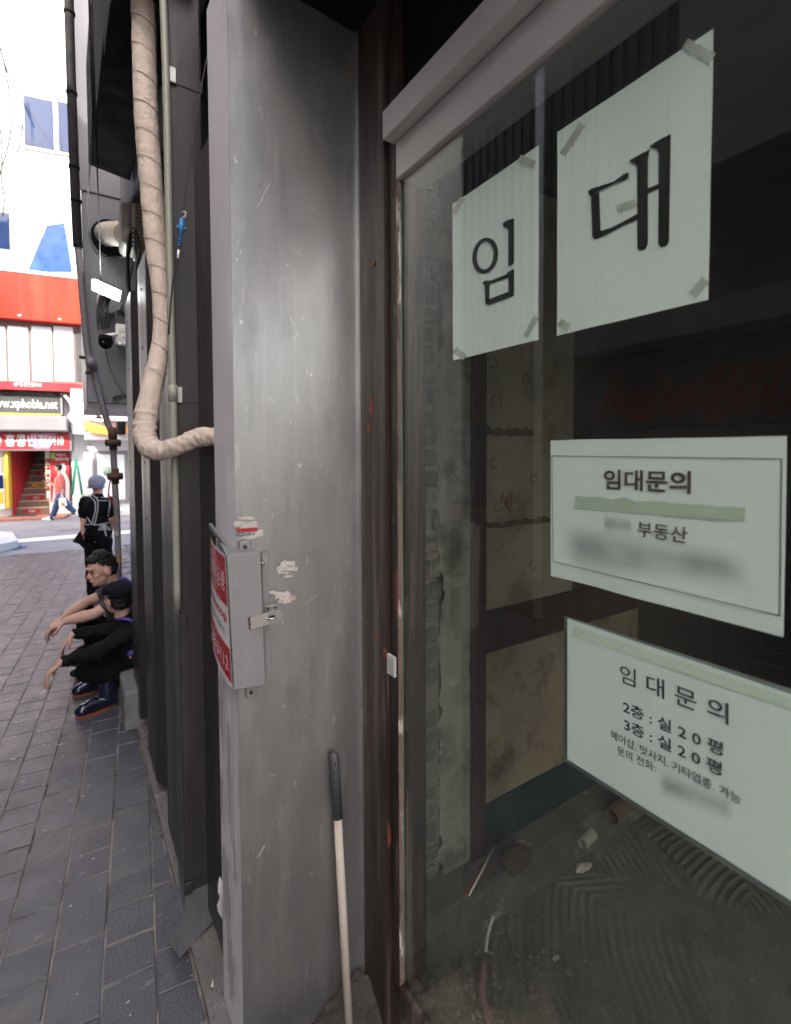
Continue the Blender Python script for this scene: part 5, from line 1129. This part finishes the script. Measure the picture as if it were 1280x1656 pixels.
# flecks of ash, paper and spat gum on the paving before the sitting men
bm = B(); rs = random.Random(21)
for k in range(520):
    if k < 330: c = on(rs.gauss(75, 38), rs.gauss(1090, 62), Z=0.0036)
    else: c = V((rs.uniform(-1.2, .3), rs.uniform(1.6, 9), 0.0036))
    if c.x > 0.33 or c.y < 1.2: continue
    r_ = rs.uniform(.002, .0065) * (1.9 if rs.random() < .08 else 1); n = 6; a0 = rs.uniform(0, 6)
    quad(bm, [c + V((r_ * (1 + .6 * rs.random()) * math.cos(a0 + 2 * math.pi * q / n), r_ * (.5 + .6 * rs.random()) * math.sin(a0 + 2 * math.pi * q / n), 0.0004 * q)) for q in range(n)])
tag(obj('litter', bm, M('pale_flecks', (0.46, 0.47, 0.50), 0.8, 0, 0.3, 40)), 'pale flecks of ash and paper strewn on the dark paving', 'litter', kind='stuff')
# crumbs of mortar and grit along the foot of the wall
bm = B(); rs = random.Random(41)
for k in range(300):
    y = rs.uniform(1.5, 4.4); x = rs.choice((KERBX - abs(rs.gauss(0, .018)), rs.uniform(KERBX + .005, .42))); s_ = rs.uniform(.0015, .006) * (2 if rs.random() < .06 else 1)
    z = 0.032 if x > KERBX else 0.002
    bmesh.ops.create_icosphere(bm, subdivisions=1, radius=s_, matrix=Matrix.Translation((x, y, z + s_ * .4)) @ Matrix.Diagonal((rs.uniform(.6, 1.6), rs.uniform(.6, 1.6), rs.uniform(.4, .9), 1)))
tag(obj('grit', bm, M('wall_grit', (0.17, 0.15, 0.13), 0.95, 0, 0.4, 40)), 'crumbs of mortar and grit along the kerb under the dark wall', 'grit', kind='stuff')
# ================================================================ PEOPLE
skin = M('skin', (0.60, 0.365, 0.28), 0.62, 0, 0.06, 14, S1, 0.05, 60)
hairm = M('black_hair', (0.007, 0.006, 0.006), 0.6, 0, 0.3, 60, (1, 1, 1), 0.6, 120)
blk = M('black_cotton', (0.008, 0.008, 0.010), 0.9, 0, 0.25, 14, S1, 0.8, 16, spec=0.2)
blk2 = M('black_trouser', (0.006, 0.006, 0.007), 0.9, 0, 0.25, 12, S1, 0.8, 14, spec=0.15)
capm = M('black_cap_cloth', (0.008, 0.009, 0.013), 0.9, 0, 0.2, 20, S1, 0.4, 40, spec=0.2)
purple = M('purple_cloth', (0.085, 0.050, 0.30), 0.55, 0, 0.15, 14, S1, 0.3, 40)
greyt = M('grey_cloth', (0.075, 0.070, 0.072), 0.85, 0, 0.2, 14, S1, 0.3, 30)
boot = M('navy_rubber', (0.008, 0.012, 0.035), 0.14, 0, 0.2, 10, coat=0.4)
solem = M('orange_sole', (0.30, 0.085, 0.022), 0.6, 0, 0.1, 12)
def grow(name, caps, balls, vox, m, parent=None, loc=None, smooth=6, fold=0.0, ff=16.0):
    """one continuous surface grown from tapered limbs and rounded masses"""
    bm = B()
    for (a, b, ra, rb_) in caps:
        a, b = V(a), V(b); n = 6; pts = [a + (b - a) * k / n for k in range(n + 1)]
        tube(bm, pts, [ra + (rb_ - ra) * k / n for k in range(n + 1)], 14); ball(bm, a, ra * .995, 14, 10); ball(bm, b, rb_ * .995, 14, 10)
    for c, r, *rot in balls: ball(bm, V(c), r, 20, 14, rot[0] if rot else None)
    me = bpy.data.meshes.new('tmp'); bm.to_mesh(me); bm.free(); o = bpy.data.objects.new('tmp', me); COL.objects.link(o)
    r = o.modifiers.new('r', 'REMESH'); r.mode = 'VOXEL'; r.voxel_size = vox
    s_ = o.modifiers.new('s', 'SMOOTH'); s_.iterations = smooth; s_.factor = 0.5
    out = bpy.data.meshes.new_from_object(o.evaluated_get(bpy.context.evaluated_depsgraph_get()))
    bpy.data.objects.remove(o); bpy.data.meshes.remove(me)
    if fold:                                                                 # creases and folds of cloth, locks of hair
        nn_ = [v.normal.copy() for v in out.vertices]
        for v, n_ in zip(out.vertices, nn_):
            c = v.co; h = 1 - abs(noise.noise(V((c.x * ff + 3, c.y * ff, c.z * ff * 1.6)))) * 2
            v.co = c + n_ * fold * (h * .8 + noise.noise(V((c.x * ff * 2.3, c.y * ff * 2.3, c.z * ff * 2.3))) * .5 - .3)
    return obj(name, out, m, parent, smooth=True, loc=loc)
def basis(fw, up):
    f = V(fw).normalized(); u = V(up); u = (u - f * u.dot(f)).normalized(); return f, u, u.cross(f)   # forward, up, left
def headparts(c, fw, up, s=1.0):
    f, u, l = basis(fw, up); c = V(c); rot = Matrix((f, l, u)).transposed()
    P = lambda a, b, d: c + (f * a + l * b + u * d) * s
    balls = [(c + u * .02 * s, (.098 * s, .076 * s, .100 * s), rot), (P(.030, 0, -.055), (.062 * s, .055 * s, .070 * s), rot), (P(.068, 0, -.098), (.022 * s, .026 * s, .018 * s), rot),
             (P(.100, 0, -.030), (.017 * s, .014 * s, .022 * s), rot), (P(.088, 0, .030), (.02 * s, .05 * s, .012 * s), rot),
             (P(.086, .0, -.068), (.016 * s, .024 * s, .010 * s), rot)]
    for k in (-1, 1): balls += [(P(-.008, .078 * k, -.018), (.022 * s, .011 * s, .032 * s), rot), (P(.062, .038 * k, -.03), (.022 * s, .022 * s, .018 * s), rot)]
    caps = [(P(.10, 0, -.035), P(.085, 0, .02), .011 * s, .009 * s)]
    return caps, balls, P, rot
def facefeatures(P, s, parent):
    b = B()
    for k in (-1, 1): ball(b, P(.086, .034 * k, .004), .0095 * s, 8, 6)
    obj('eye', b, M('dark_eye', (0.02, 0.014, 0.012), 0.2), parent)
    b = B()
    for k in (-1, 1): tube(b, [P(.094, .016 * k, .027), P(.092, .034 * k, .031), P(.080, .052 * k, .025)], [.003 * s, .005 * s, .003 * s], 6)
    obj('eyebrow', b, hairm, parent)
    b = B(); tube(b, [P(.090, -.022, -.070), P(.102, 0, -.067), P(.090, .022, -.070)], [.002 * s, .005 * s, .002 * s], 6); obj('mouth', b, M('lip', (0.30, 0.10, 0.09), 0.5), parent)
def handparts(w_, fw, pn, side, s=1.0, curl=0.9, spread=0.0):
    """palm and five fingers from wrist w_, pointing fw; pn is the way the palm faces, side (+1/-1) where the thumb leaves"""
    f = V(fw).normalized(); n = V(pn); n = (n - f * n.dot(f)).normalized(); t = f.cross(n) * side
    w_ = V(w_); caps = []; ln = (.040, .046, .043, .034); tips = []
    for i in range(4):
        o = (1.5 - i) * .019 * s; k = w_ + f * (.088 - .004 * abs(i - 1)) * s + t * o; caps.append((w_ + f * .015 * s + t * o * .7, k, .0145 * s, .0105 * s))
        d = f; p = k; L_ = ln[i] * s
        for j, (fr, r0, r1) in enumerate(((1, .0098, .0088), (.62, .0088, .008), (.5, .008, .0068))):
            c_ = curl * (.55, .75, .5)[j] * (1 + .12 * i); d = (d * math.cos(c_) + n * math.sin(c_)).normalized() if True else d
            n_ = n; q = p + d * L_ * fr; caps.append((p, q, r0 * s, r1 * s)); p = q
        tips.append(p)
    b0 = w_ + f * .028 * s + t * .028 * s; b1 = b0 + (f * .55 + t * .55 + n * .35).normalized() * .042 * s; b2 = b1 + (f * .8 + n * .5 - t * .1).normalized() * .032 * s
    caps += [(w_ + f * .012 * s + t * .012 * s, b0, .017 * s, .0145 * s), (b0, b1, .0125 * s, .0105 * s), (b1, b2, .0105 * s, .008 * s)]
    return caps, tips, b2
def J(px, py, Y): return on(px, py, Y=Y)
def cig(p, d, label, ln=.075):
    p = V(p); d = V(d).normalized(); b = B(); tube(b, [p - d * .02, p + d * ln * .65], .0042, 10); o = obj('cigarette', b, white); tag(o, label, 'cigarette', None)
    b = B(); tube(b, [p - d * .042, p - d * .02], .0042, 10); obj('filter', b, M('filter_paper', (.5, .3, .12), .8), o)
def bootpair(o, heel, toe, top, s=1.0):
    heel, toe, top = V(heel), V(toe), V(top); d = (toe - heel); d.z = 0; L_ = d.length; d.normalize(); q = V((-d.y, d.x, 0)); up = V((0, 0, 1))
    ank = heel + d * .055 + up * .13
    rot = Matrix((d, q, up)).transposed()
    b_ = grow('boot', [(heel + d * .048 + up * .068, toe - d * .055 + up * .054, .056 * s, .047 * s), (heel + d * .05 + up * .08, ank, .055 * s, .058 * s), (ank, top, .060 * s, .070 * s)],
              [(toe - d * .045 + up * .050, (.052 * s, .050 * s, .038 * s), rot), (heel + d * .05 + up * .06, (.055 * s, .042 * s, .05 * s), rot), (heel + d * .15 + up * .07, (.08 * s, .041 * s, .045 * s), rot)], .008, boot, o, smooth=6)
    b = B(); n = 22; P = []
    for k in range(n):
        t_ = 2 * math.pi * k / n; cx_ = math.cos(t_); w2 = .037 + .006 * cx_
        P.append(heel + d * (L_ / 2 + cx_ * L_ / 2 * 1.0) + q * (math.sin(t_) * w2 * (1 - .25 * max(0, -cx_ * .4))) )
    prism(b, [V((p.x, p.y, .002)) for p in P], (0, 0, .018)); so_ = obj('sole', b, solem, b_)
    return b_
# ---------------------------------------------------------------- the man nearest to us: flat cap, black sleeves, navy boots
def seated_near():
    hd = J(190, 966, 4.50); hf, hu = V((-.55, .80, .05)), V((-.06, .06, 1))
    nk = J(198, 1000, 4.50); ch = J(207, 1030, 4.50); pl = J(218, 1092, 4.50); pl.z = max(pl.z, .36)
    sl, sr = J(208, 1024, 4.33), J(197, 1012, 4.67)
    el, wl = J(160, 1052, 4.30), J(100, 1070, 4.24)
    er, wr = J(162, 1022, 4.66), J(118, 1025, 4.60)
    hl, hr = J(212, 1092, 4.40), J(208, 1088, 4.62)
    kl, kr = J(143, 1084, 4.36), J(138, 1060, 4.68)
    tl, hel = on(122, 1164, Z=.0), on(187, 1141, Z=0); tr, her = on(117, 1129, Z=0), on(176, 1112, Z=0)
    kup = lambda h: V((h.x - .01, h.y, .29))
    tpl, tpr = V((hel.x - .055, hel.y, .25)), V((her.x - .055, her.y, .25))
    caps, balls, P, rot = headparts(hd, hf, hu, 1.05)
    hc, tips, th = handparts(wl, V((-.8, -.1, -.62)), V((.5, -.1, -.8)), -1, 1.2, .8)
    hc2, tips2, th2 = handparts(wr, V((-.62, -.15, -.75)), V((.7, -.1, -.5)), 1, 1.2, .55)
    body = grow('person', caps + [(nk + V((0, 0, .07)), nk, .052, .058), (nk, ch, .06, .10), (ch, pl, .11, .12), (sl, el, .045, .038), (el, wl, .038, .028), (sr, er, .045, .038), (er, wr, .038, .028), (hl, kl, .07, .05), (kl, tpl, .048, .04), (hr, kr, .07, .05), (kr, tpr, .048, .04)] + hc + hc2, balls, .0055, skin, None, loc=(pl.x, pl.y, 0), smooth=4)
    tag(body, 'nearest sitting man in black flat cap, black sleeves and navy rubber boots', 'person', None)
    grow('sweater', [(nk + V((.01, 0, -.015)), ch, .070, .128), (ch, pl, .135, .142), (ch, sl, .11, .072), (ch, sr, .11, .072), (sl, el, .070, .057), (el, wl + (el - wl) * .10, .058, .040), (sr, er, .068, .055), (er, wr + (er - wr) * .10, .056, .038),
         ((wl + (el - wl) * .16), wl + (el - wl) * .09, .045, .044), (el + V((.01, 0, -.008)), el + (wl - el) * .3, .062, .054)], [(ch + V((.05, 0, -.02)), (.13, .20, .16)), (pl + V((0, 0, .06)), (.15, .19, .13))], .008, blk, body, smooth=4, fold=.012, ff=11)
    grow('trousers', [(hl, kl, .098, .076), (hr, kr, .098, .076), (kl, tpl + (kl - tpl) * .02, .080, .078), (kr, tpr, .080, .078), (hl, hr, .11, .11)], [(pl + V((-.02, 0, -.02)), (.16, .20, .11)), (kl + V((-.005, 0, .0)), (.083, .080, .080)), (kr, (.083, .08, .08))], .008, blk2, body, smooth=4, fold=.012, ff=10)
    for h_, t_, top in ((hel, tl, tpl), (her, tr, tpr)): bootpair(body, h_, t_, V((h_.x - .052, h_.y, .27)))
    f, u, l = basis(hf, hu)
    grow('hair', [], [(P(-.020, 0, .005), (.094, .084, .092), rot), (P(-.045, 0, -.035), (.060, .076, .055), rot)], .006, hairm, body, smooth=2, fold=.010, ff=34)
    cp = grow('flat_cap', [], [(P(-.012, 0, .066), (.128, .100, .058), rot), (P(.045, 0, .050), (.085, .088, .036), rot), (P(-.045, 0, .045), (.085, .098, .05), rot)], .007, capm, body, smooth=4, fold=.006, ff=14)
    bm = B(); g = [P(.06 + .065 * math.cos(t_), .085 * math.sin(t_), .026 - .01 * math.cos(t_)) for t_ in [(-1.5 + 3.0 * k / 14) for k in range(15)]]; prism(bm, g, u * .008); obj('peak', bm, capm, cp)
    bm = B()
    tube(bm, spline([nk + V((-.035, -.06, .015)), nk + V((.0, -.09, .02)), nk + V((.07, -.115, -.015)), ch + V((.125, -.10, -.04)), ch + V((.17, -.06, -.12))], 6), .013, 10); obj('apron_strap', bm, purple, body)
    grow('apron', [(pl + V((-.05, -.185, .035)), pl + V((.08, -.17, .12)), .022, .03), (pl + V((.06, -.18, .05)), pl + V((.12, -.14, .03)), .04, .04)], [(pl + V((.05, -.165, .075)), (.085, .035, .05))], .008, purple, body, smooth=4)
    bm = B(); c = pl + V((-.045, -.222, .02)); ball(bm, c, .010); obj('brass_button', bm, M('brass', (.55, .4, .16), .35, .6), body)
    cig(tips[1] + V((-.006, -.006, 0)), V((-.8, -.2, -.45)), 'lit cigarette between the fingers of the near man in the cap')
seated_near()
# ---------------------------------------------------------------- the man behind him: bare forearms, no cap
def seated_far():
    hd = J(165, 920, 4.95); hf, hu = V((-.90, -.36, -.16)), V((-.10, 0, 1))
    nk = J(187, 950, 5.0); ch = J(200, 985, 5.02); pl = J(208, 1052, 5.02)
    sl, sr = J(192, 968, 4.84), J(182, 956, 5.18)
    el, wl = J(152, 993, 4.80), J(106, 1004, 4.78)
    er, wr = J(143, 972, 5.12), J(108, 994, 4.90)
    hl, hr = J(205, 1055, 4.92), J(200, 1050, 5.10)
    kl, kr = J(142, 1012, 4.92), J(140, 992, 5.16)
    tl, hel = on(122, 1101, Z=0), on(160, 1089, Z=0)
    caps, balls, P, rot = headparts(hd, hf, hu, 1.12)
    hc, tips, th = handparts(wl, V((-.94, -.1, -.25)), V((.1, .15, -1)), 1, 1.2, 1.25)
    hc2, tips2, th2 = handparts(wr, V((-.8, -.5, -.35)), V((.3, -.3, -.9)), -1, 1.2, 1.1)
    body = grow('person', caps + [(hd + V((.055, .02, -.09)), nk, .058, .062), (nk, ch, .07, .11), (ch, pl, .11, .12), (sl, el, .054, .043), (el, el + (wl - el) * .35, .045, .046), (el + (wl - el) * .35, wl, .050, .033), (sr, er, .054, .043), (er, er + (wr - er) * .35, .045, .046), (er + (wr - er) * .35, wr, .050, .033), (hl, kl, .07, .055), (hr, kr, .07, .055), (kl, V((hel.x, hel.y, .2)), .05, .04), (kr, V((hel.x, hel.y + .25, .2)), .05, .04)] + hc + hc2, balls, .0055, skin, None, loc=(pl.x, pl.y, 0), smooth=4)
    tag(body, 'bare armed man with short black hair sitting behind the man in the flat cap', 'person', None)
    facefeatures(P, 1.12, body)
    grow('hair', [], [(P(-.016, 0, .048), (.104, .088, .088), rot), (P(-.050, 0, .0), (.068, .082, .082), rot), (P(.045, 0, .092), (.058, .070, .034), rot)] + [(P(-.01 + .02 * math.cos(k * 2.4), .05 * math.sin(k * 2.4), .105), (.04, .03, .045), rot) for k in range(7)], .006, hairm, body, smooth=2, fold=.010, ff=34)
    grow('shirt', [(nk + V((.01, 0, -.01)), ch, .078, .135), (ch, pl, .14, .15), (ch, sl, .12, .082), (ch, sr, .12, .082), (sl, sl + (el - sl) * .42, .082, .070), (sr, sr + (er - sr) * .42, .080, .068)], [(ch + V((.04, 0, -.01)), (.13, .21, .16))], .009, greyt, body, smooth=4, fold=.010, ff=12)
    grow('trousers', [(hl, kl, .098, .076), (hr, kr, .098, .076), (kl, V((hel.x, hel.y, .22)), .075, .066), (kr, V((hel.x, hel.y + .25, .22)), .075, .066), (hl, hr, .11, .11)], [(kl, (.085, .082, .082))], .009, blk2, body, smooth=4, fold=.012, ff=10)
    bootpair(body, hel, tl, V((hel.x - .035, hel.y, .25))); bootpair(body, hel + V((0, .26, 0)), tl + V((0, .26, 0)), V((hel.x - .035, hel.y + .26, .25)))
    bm = B(); tube(bm, spline([nk + V((.0, -.09, .04)), nk + V((.06, -.11, .045)), ch + V((.10, -.12, .075)), ch + V((.16, -.10, .0))], 6), .018, 10); tube(bm, spline([nk + V((-.01, -.03, .05)), nk + V((.07, -.05, .075)), ch + V((.14, -.04, .10))], 6), .016, 10); obj('apron_strap', bm, purple, body)
    cig(tips[1] + V((-.008, -.004, .004)), V((-.95, -.2, .05)), 'white cigarette in the fist of the bare armed sitting man', .09)
seated_far()
# ---------------------------------------------------------------- the cook standing with his back to us
def cook():
    T_ = 6.6
    q = lambda x, y, dt=0.0: on(x, y, T=T_ + dt)
    hd = q(157.5, 784); nk = q(158, 800); ch = q(158.5, 822); wa = q(158.5, 850); pl = q(159, 866); ll = V((-RT.x, -RT.y, 0)).normalized(); bk = V((FW.x, FW.y, 0)).normalized()
    sl, sr = q(139, 812), q(178, 812)
    el, wl = q(134.5, 838), q(135, 862, -.05); er, wr = q(182.5, 838), q(180, 858, .12)
    g0 = V((pl.x, pl.y, 0)); hl, hr = q(150, 872), q(168, 872)
    kl, kr = V((hl.x - .01, hl.y, .48)), V((hr.x + .01, hr.y, .48)); al, ar = V((kl.x, kl.y, .09)), V((kr.x + .02, kr.y + .05, .09))
    caps, balls, P, rot = headparts(hd, bk + ll * .12, V((0, 0, 1)), 1.0)
    hc, tips, th = handparts(wl, V((0, .1, -1)), V((.8, .3, 0)), 1, 1.0, .7); hc2, _, _ = handparts(wr, V((0, .2, -1)), V((-.8, .3, 0)), -1, 1.0, .7)
    body = grow('person', caps + [(hd + V((0, 0, -.06)), nk, .052, .055), (nk, ch, .065, .11), (ch, wa, .11, .10), (wa, pl, .10, .115), (sl, el, .048, .038), (el, wl, .038, .027), (sr, er, .048, .038), (er, wr, .038, .027), (hl, kl, .07, .05), (kl, al, .05, .035), (hr, kr, .07, .05), (kr, ar, .05, .035)] + hc + hc2, balls, .008, skin, None, loc=g0, smooth=4)
    tag(body, 'cook seen from behind in a blue grey cap and white edged black apron', 'person', None)
    grow('shirt', [(nk + V((0, 0, -.03)), ch, .075, .125), (ch, wa, .132, .125), (ch, sl, .105, .078), (ch, sr, .105, .078), (sl, sl + (el - sl) * .72, .080, .070), (sr, sr + (er - sr) * .72, .080, .070)], [(ch, (.165, .135, .16)), (wa, (.155, .12, .10))], .010, blk, body, smooth=4, fold=.012, ff=10)
    grow('trousers', [(hl, kl, .10, .082), (kl, al, .082, .075), (hr, kr, .10, .082), (kr, ar, .082, .075)], [(pl + V((0, 0, .02)), (.165, .13, .13))], .010, blk2, body, smooth=4, fold=.012, ff=9)
    grow('shoe', [(al + V((.0, -.03, -.05)), al + bk * .16 + V((0, 0, -.055)), .045, .04), (ar + V((0, -.03, -.05)), ar + bk * .16 + V((0, 0, -.055)), .045, .04)], [], .01, rubber, body)
    cp = grow('cloth_cap', [], [(P(-.005, 0, .045), (.115, .100, .088), rot), (P(-.035, 0, .015), (.088, .096, .07), rot)], .008, M('blue_grey_cloth', (0.30, 0.32, 0.43), 0.85, 0, 0.1, 16, S1, 0.5, 40), body, smooth=4)
    bm = B(); tube(bm, [P(-.02 + .108 * math.cos(t_), .1 * math.sin(t_), -.028) for t_ in [2 * math.pi * k / 24 for k in range(25)]], .009, 6); obj('cap_band', bm, M('cap_band', (0.24, 0.26, 0.36), 0.85), cp)
    wst = M('white_strap', (0.50, 0.50, 0.54), 0.8)
    def strap(pts, w2=.0075):
        # laid on the back: pixel path at the depth of the shirt's surface
        from mathutils.bvhtree import BVHTree
        out = []
        for x, y in pts:
            d = ray(x, y).normalized(); h = BV.ray_cast(EYE, d); out.append((h[0] - d * .006) if h[0] else on(x, y, T=T_ - .13))
        bm = B(); tube(bm, spline(out, 5), w2, 6); return bm
    from mathutils.bvhtree import BVHTree
    bmx = B()
    for ch_ in body.children:
        if ch_.name.split('.')[0] in ('shirt', 'trousers'):
            me = ch_.data.copy(); me.transform(Matrix.Translation(WP[ch_.name])); bmx.from_mesh(me)
    BV = BVHTree.FromBMesh(bmx)
    for pts in (((147, 798), (153, 803), (158, 810), (158, 825), (155, 840), (152.5, 850)), ((143, 800), (149, 806), (154, 813), (154, 826), (151, 838), (149, 846)),
                ((156, 805), (165, 804.5), (176, 804.5)), ((157, 809.5), (166, 809.5), (177, 809.5)), ((174, 800), (177, 806), (177.5, 818), (175, 835)), ((141, 836), (146, 844), (153, 848.5), (163, 848), (176, 845)), ((138.5, 849), (148, 848), (158, 849), (168, 849))):
        obj('apron_strap', strap(pts), wst, body)
    bm = strap(((168, 848), (162, 853), (160, 857), (164, 856), (169, 849), (175, 853), (178, 857), (172, 855), (169, 849), (170, 858), (172, 867), (170, 860), (168, 850), (166, 858)), .008); obj('apron_bow', bm, wst, body)
    c = q(129, 878, -.05); bm = B(); prism(bm, [on(x, y, T=T_ - .06) for x, y in ((134, 862), (136, 866), (138, 880), (139, 890), (135, 887), (128, 880), (117, 876), (124, 866), (130, 858))], V((.03, .10, 0)))
    t = obj('folded_apron', bm, blk); tag(t, 'black cloth hanging from the standing cook\'s left hand', 'apron')
cook()
# ---------------------------------------------------------------- the man walking past in the far street
def walker():
    T_ = 14.9; lf = V((-RT.x, -RT.y, 0)).normalized(); q = lambda x, y, dt=0.0: on(x, y, T=T_ + dt)
    hd = q(94.5, 757); nk = q(97, 767); ch = q(97.5, 778); wa = q(97.5, 797); sl, sr = q(98.5, 772, -.17), q(97, 772, .17)
    el, wl = q(101, 792, -.2), q(100.5, 806, -.2); er, wr = q(89, 786, .15), q(77.5, 779, .1)
    hl, hr = q(98, 803, -.08), q(97, 803, .08); kl, kr = q(110, 818, -.05), q(91, 819, .05); al, ar = q(121.5, 829, 0), q(84.5, 837, 0)
    caps, balls, P, rot = headparts(hd, lf, V((0, 0, 1)), 1.0)
    hc, tips, th = handparts(wr, lf, V((0, 0, 1)), 1, 1.0, .6); hc2, _, _ = handparts(wl, V((0, 0, -1)), lf, 1, 1.0, .8)
    body = grow('person', caps + [(hd + V((.02, 0, -.06)), nk, .052, .055), (nk, ch, .065, .11), (ch, wa, .11, .105), (sl, el, .048, .038), (el, wl, .038, .027), (sr, er, .048, .038), (er, wr, .038, .027), (hl, kl, .07, .05), (kl, al, .05, .035), (hr, kr, .07, .05), (kr, ar, .05, .035)] + hc + hc2, balls, .009, M('light_skin', (0.58, 0.38, 0.30), 0.55), None, loc=(wa.x, wa.y, 0), smooth=4)
    tag(body, 'man in a coral shirt and jeans striding past the restaurant looking at his phone', 'person', None)
    facefeatures(P, 1.0, body)
    grow('hair', [], [(P(-.015, 0, .055), (.10, .082, .075), rot), (P(-.05, 0, .01), (.058, .078, .07), rot), (P(.05, 0, .085), (.05, .06, .03), rot)], .009, hairm, body, smooth=3)
    grow('shirt', [(nk + V((0, 0, -.03)), ch, .07, .13), (ch, wa, .135, .13), (wa, q(98, 803), .13, .13), (ch, sl, .11, .075), (ch, sr, .11, .075), (sl, sl + (el - sl) * .75, .08, .072), (sr, sr + (er - sr) * .65, .08, .07)], [], .011, M('coral_shirt', (0.62, 0.145, 0.13), 0.8, 0, 0.1, 8, S1, .3, 20), body, smooth=4, fold=.014, ff=8)
    jn = M('blue_denim', (0.045, 0.085, 0.18), 0.85, 0, 0.2, 12, S1, .3, 30)
    grow('trousers', [(hl, kl, .105, .085), (kl, al, .085, .07), (hr, kr, .105, .085), (kr, ar, .085, .07), (hl, hr, .11, .11)], [], .010, jn, body, smooth=4, fold=.014, ff=8)
    for a, tip, nm in ((al, q(127.5, 829.5, 0), 1), (ar, q(70, 840, 0), 0)):
        d = (tip - a).normalized(); grow('shoe', [(a + d * -.03, tip, .055, .042), (a + V((0, 0, -.03)), a + d * .13 + V((0, 0, -.04)), .05, .045)], [], .011, white, body)
    b = B(); c = wr + lf * .10 + V((0, 0, .05)); box(b, c.x - .03, c.x + .03, c.y - .03, c.y - .022, c.z - .06, c.z + .08, .004); t = obj('phone', b, rubber); tag(t, 'dark phone in the walking man\'s raised hand', 'phone')
    b = B(); a0, a1 = q(94.5, 818, -.26), q(108.5, 805, -.26)
    hexa(b, [q(95.5, 820, -.30), q(109, 818, -.30), q(109, 818, -.22), q(95.5, 820, -.22), q(94.5, 806, -.28), q(106.5, 805, -.28), q(106.5, 805, -.24), q(94.5, 806, -.24)], .01); t = obj('carrier_bag', b, M('pale_bag', (.66, .74, .72), .6)); tag(t, 'small pale carrier bag with an orange emblem held by the walking man', 'bag')
    b = B(); c = q(101.5, 815, -.31); tube(b, [c, c - bkv * .004], .05, 14); obj('emblem', b, M('orange_emblem', (.75, .32, .06), .6), t)
    b = B(); tube(b, spline([q(97, 806, -.27), q(99.5, 800, -.26), q(103, 805, -.27)], 6), .008, 6); obj('handle', b, white, t)
bkv = V((FW.x, FW.y, 0)).normalized()
walker()
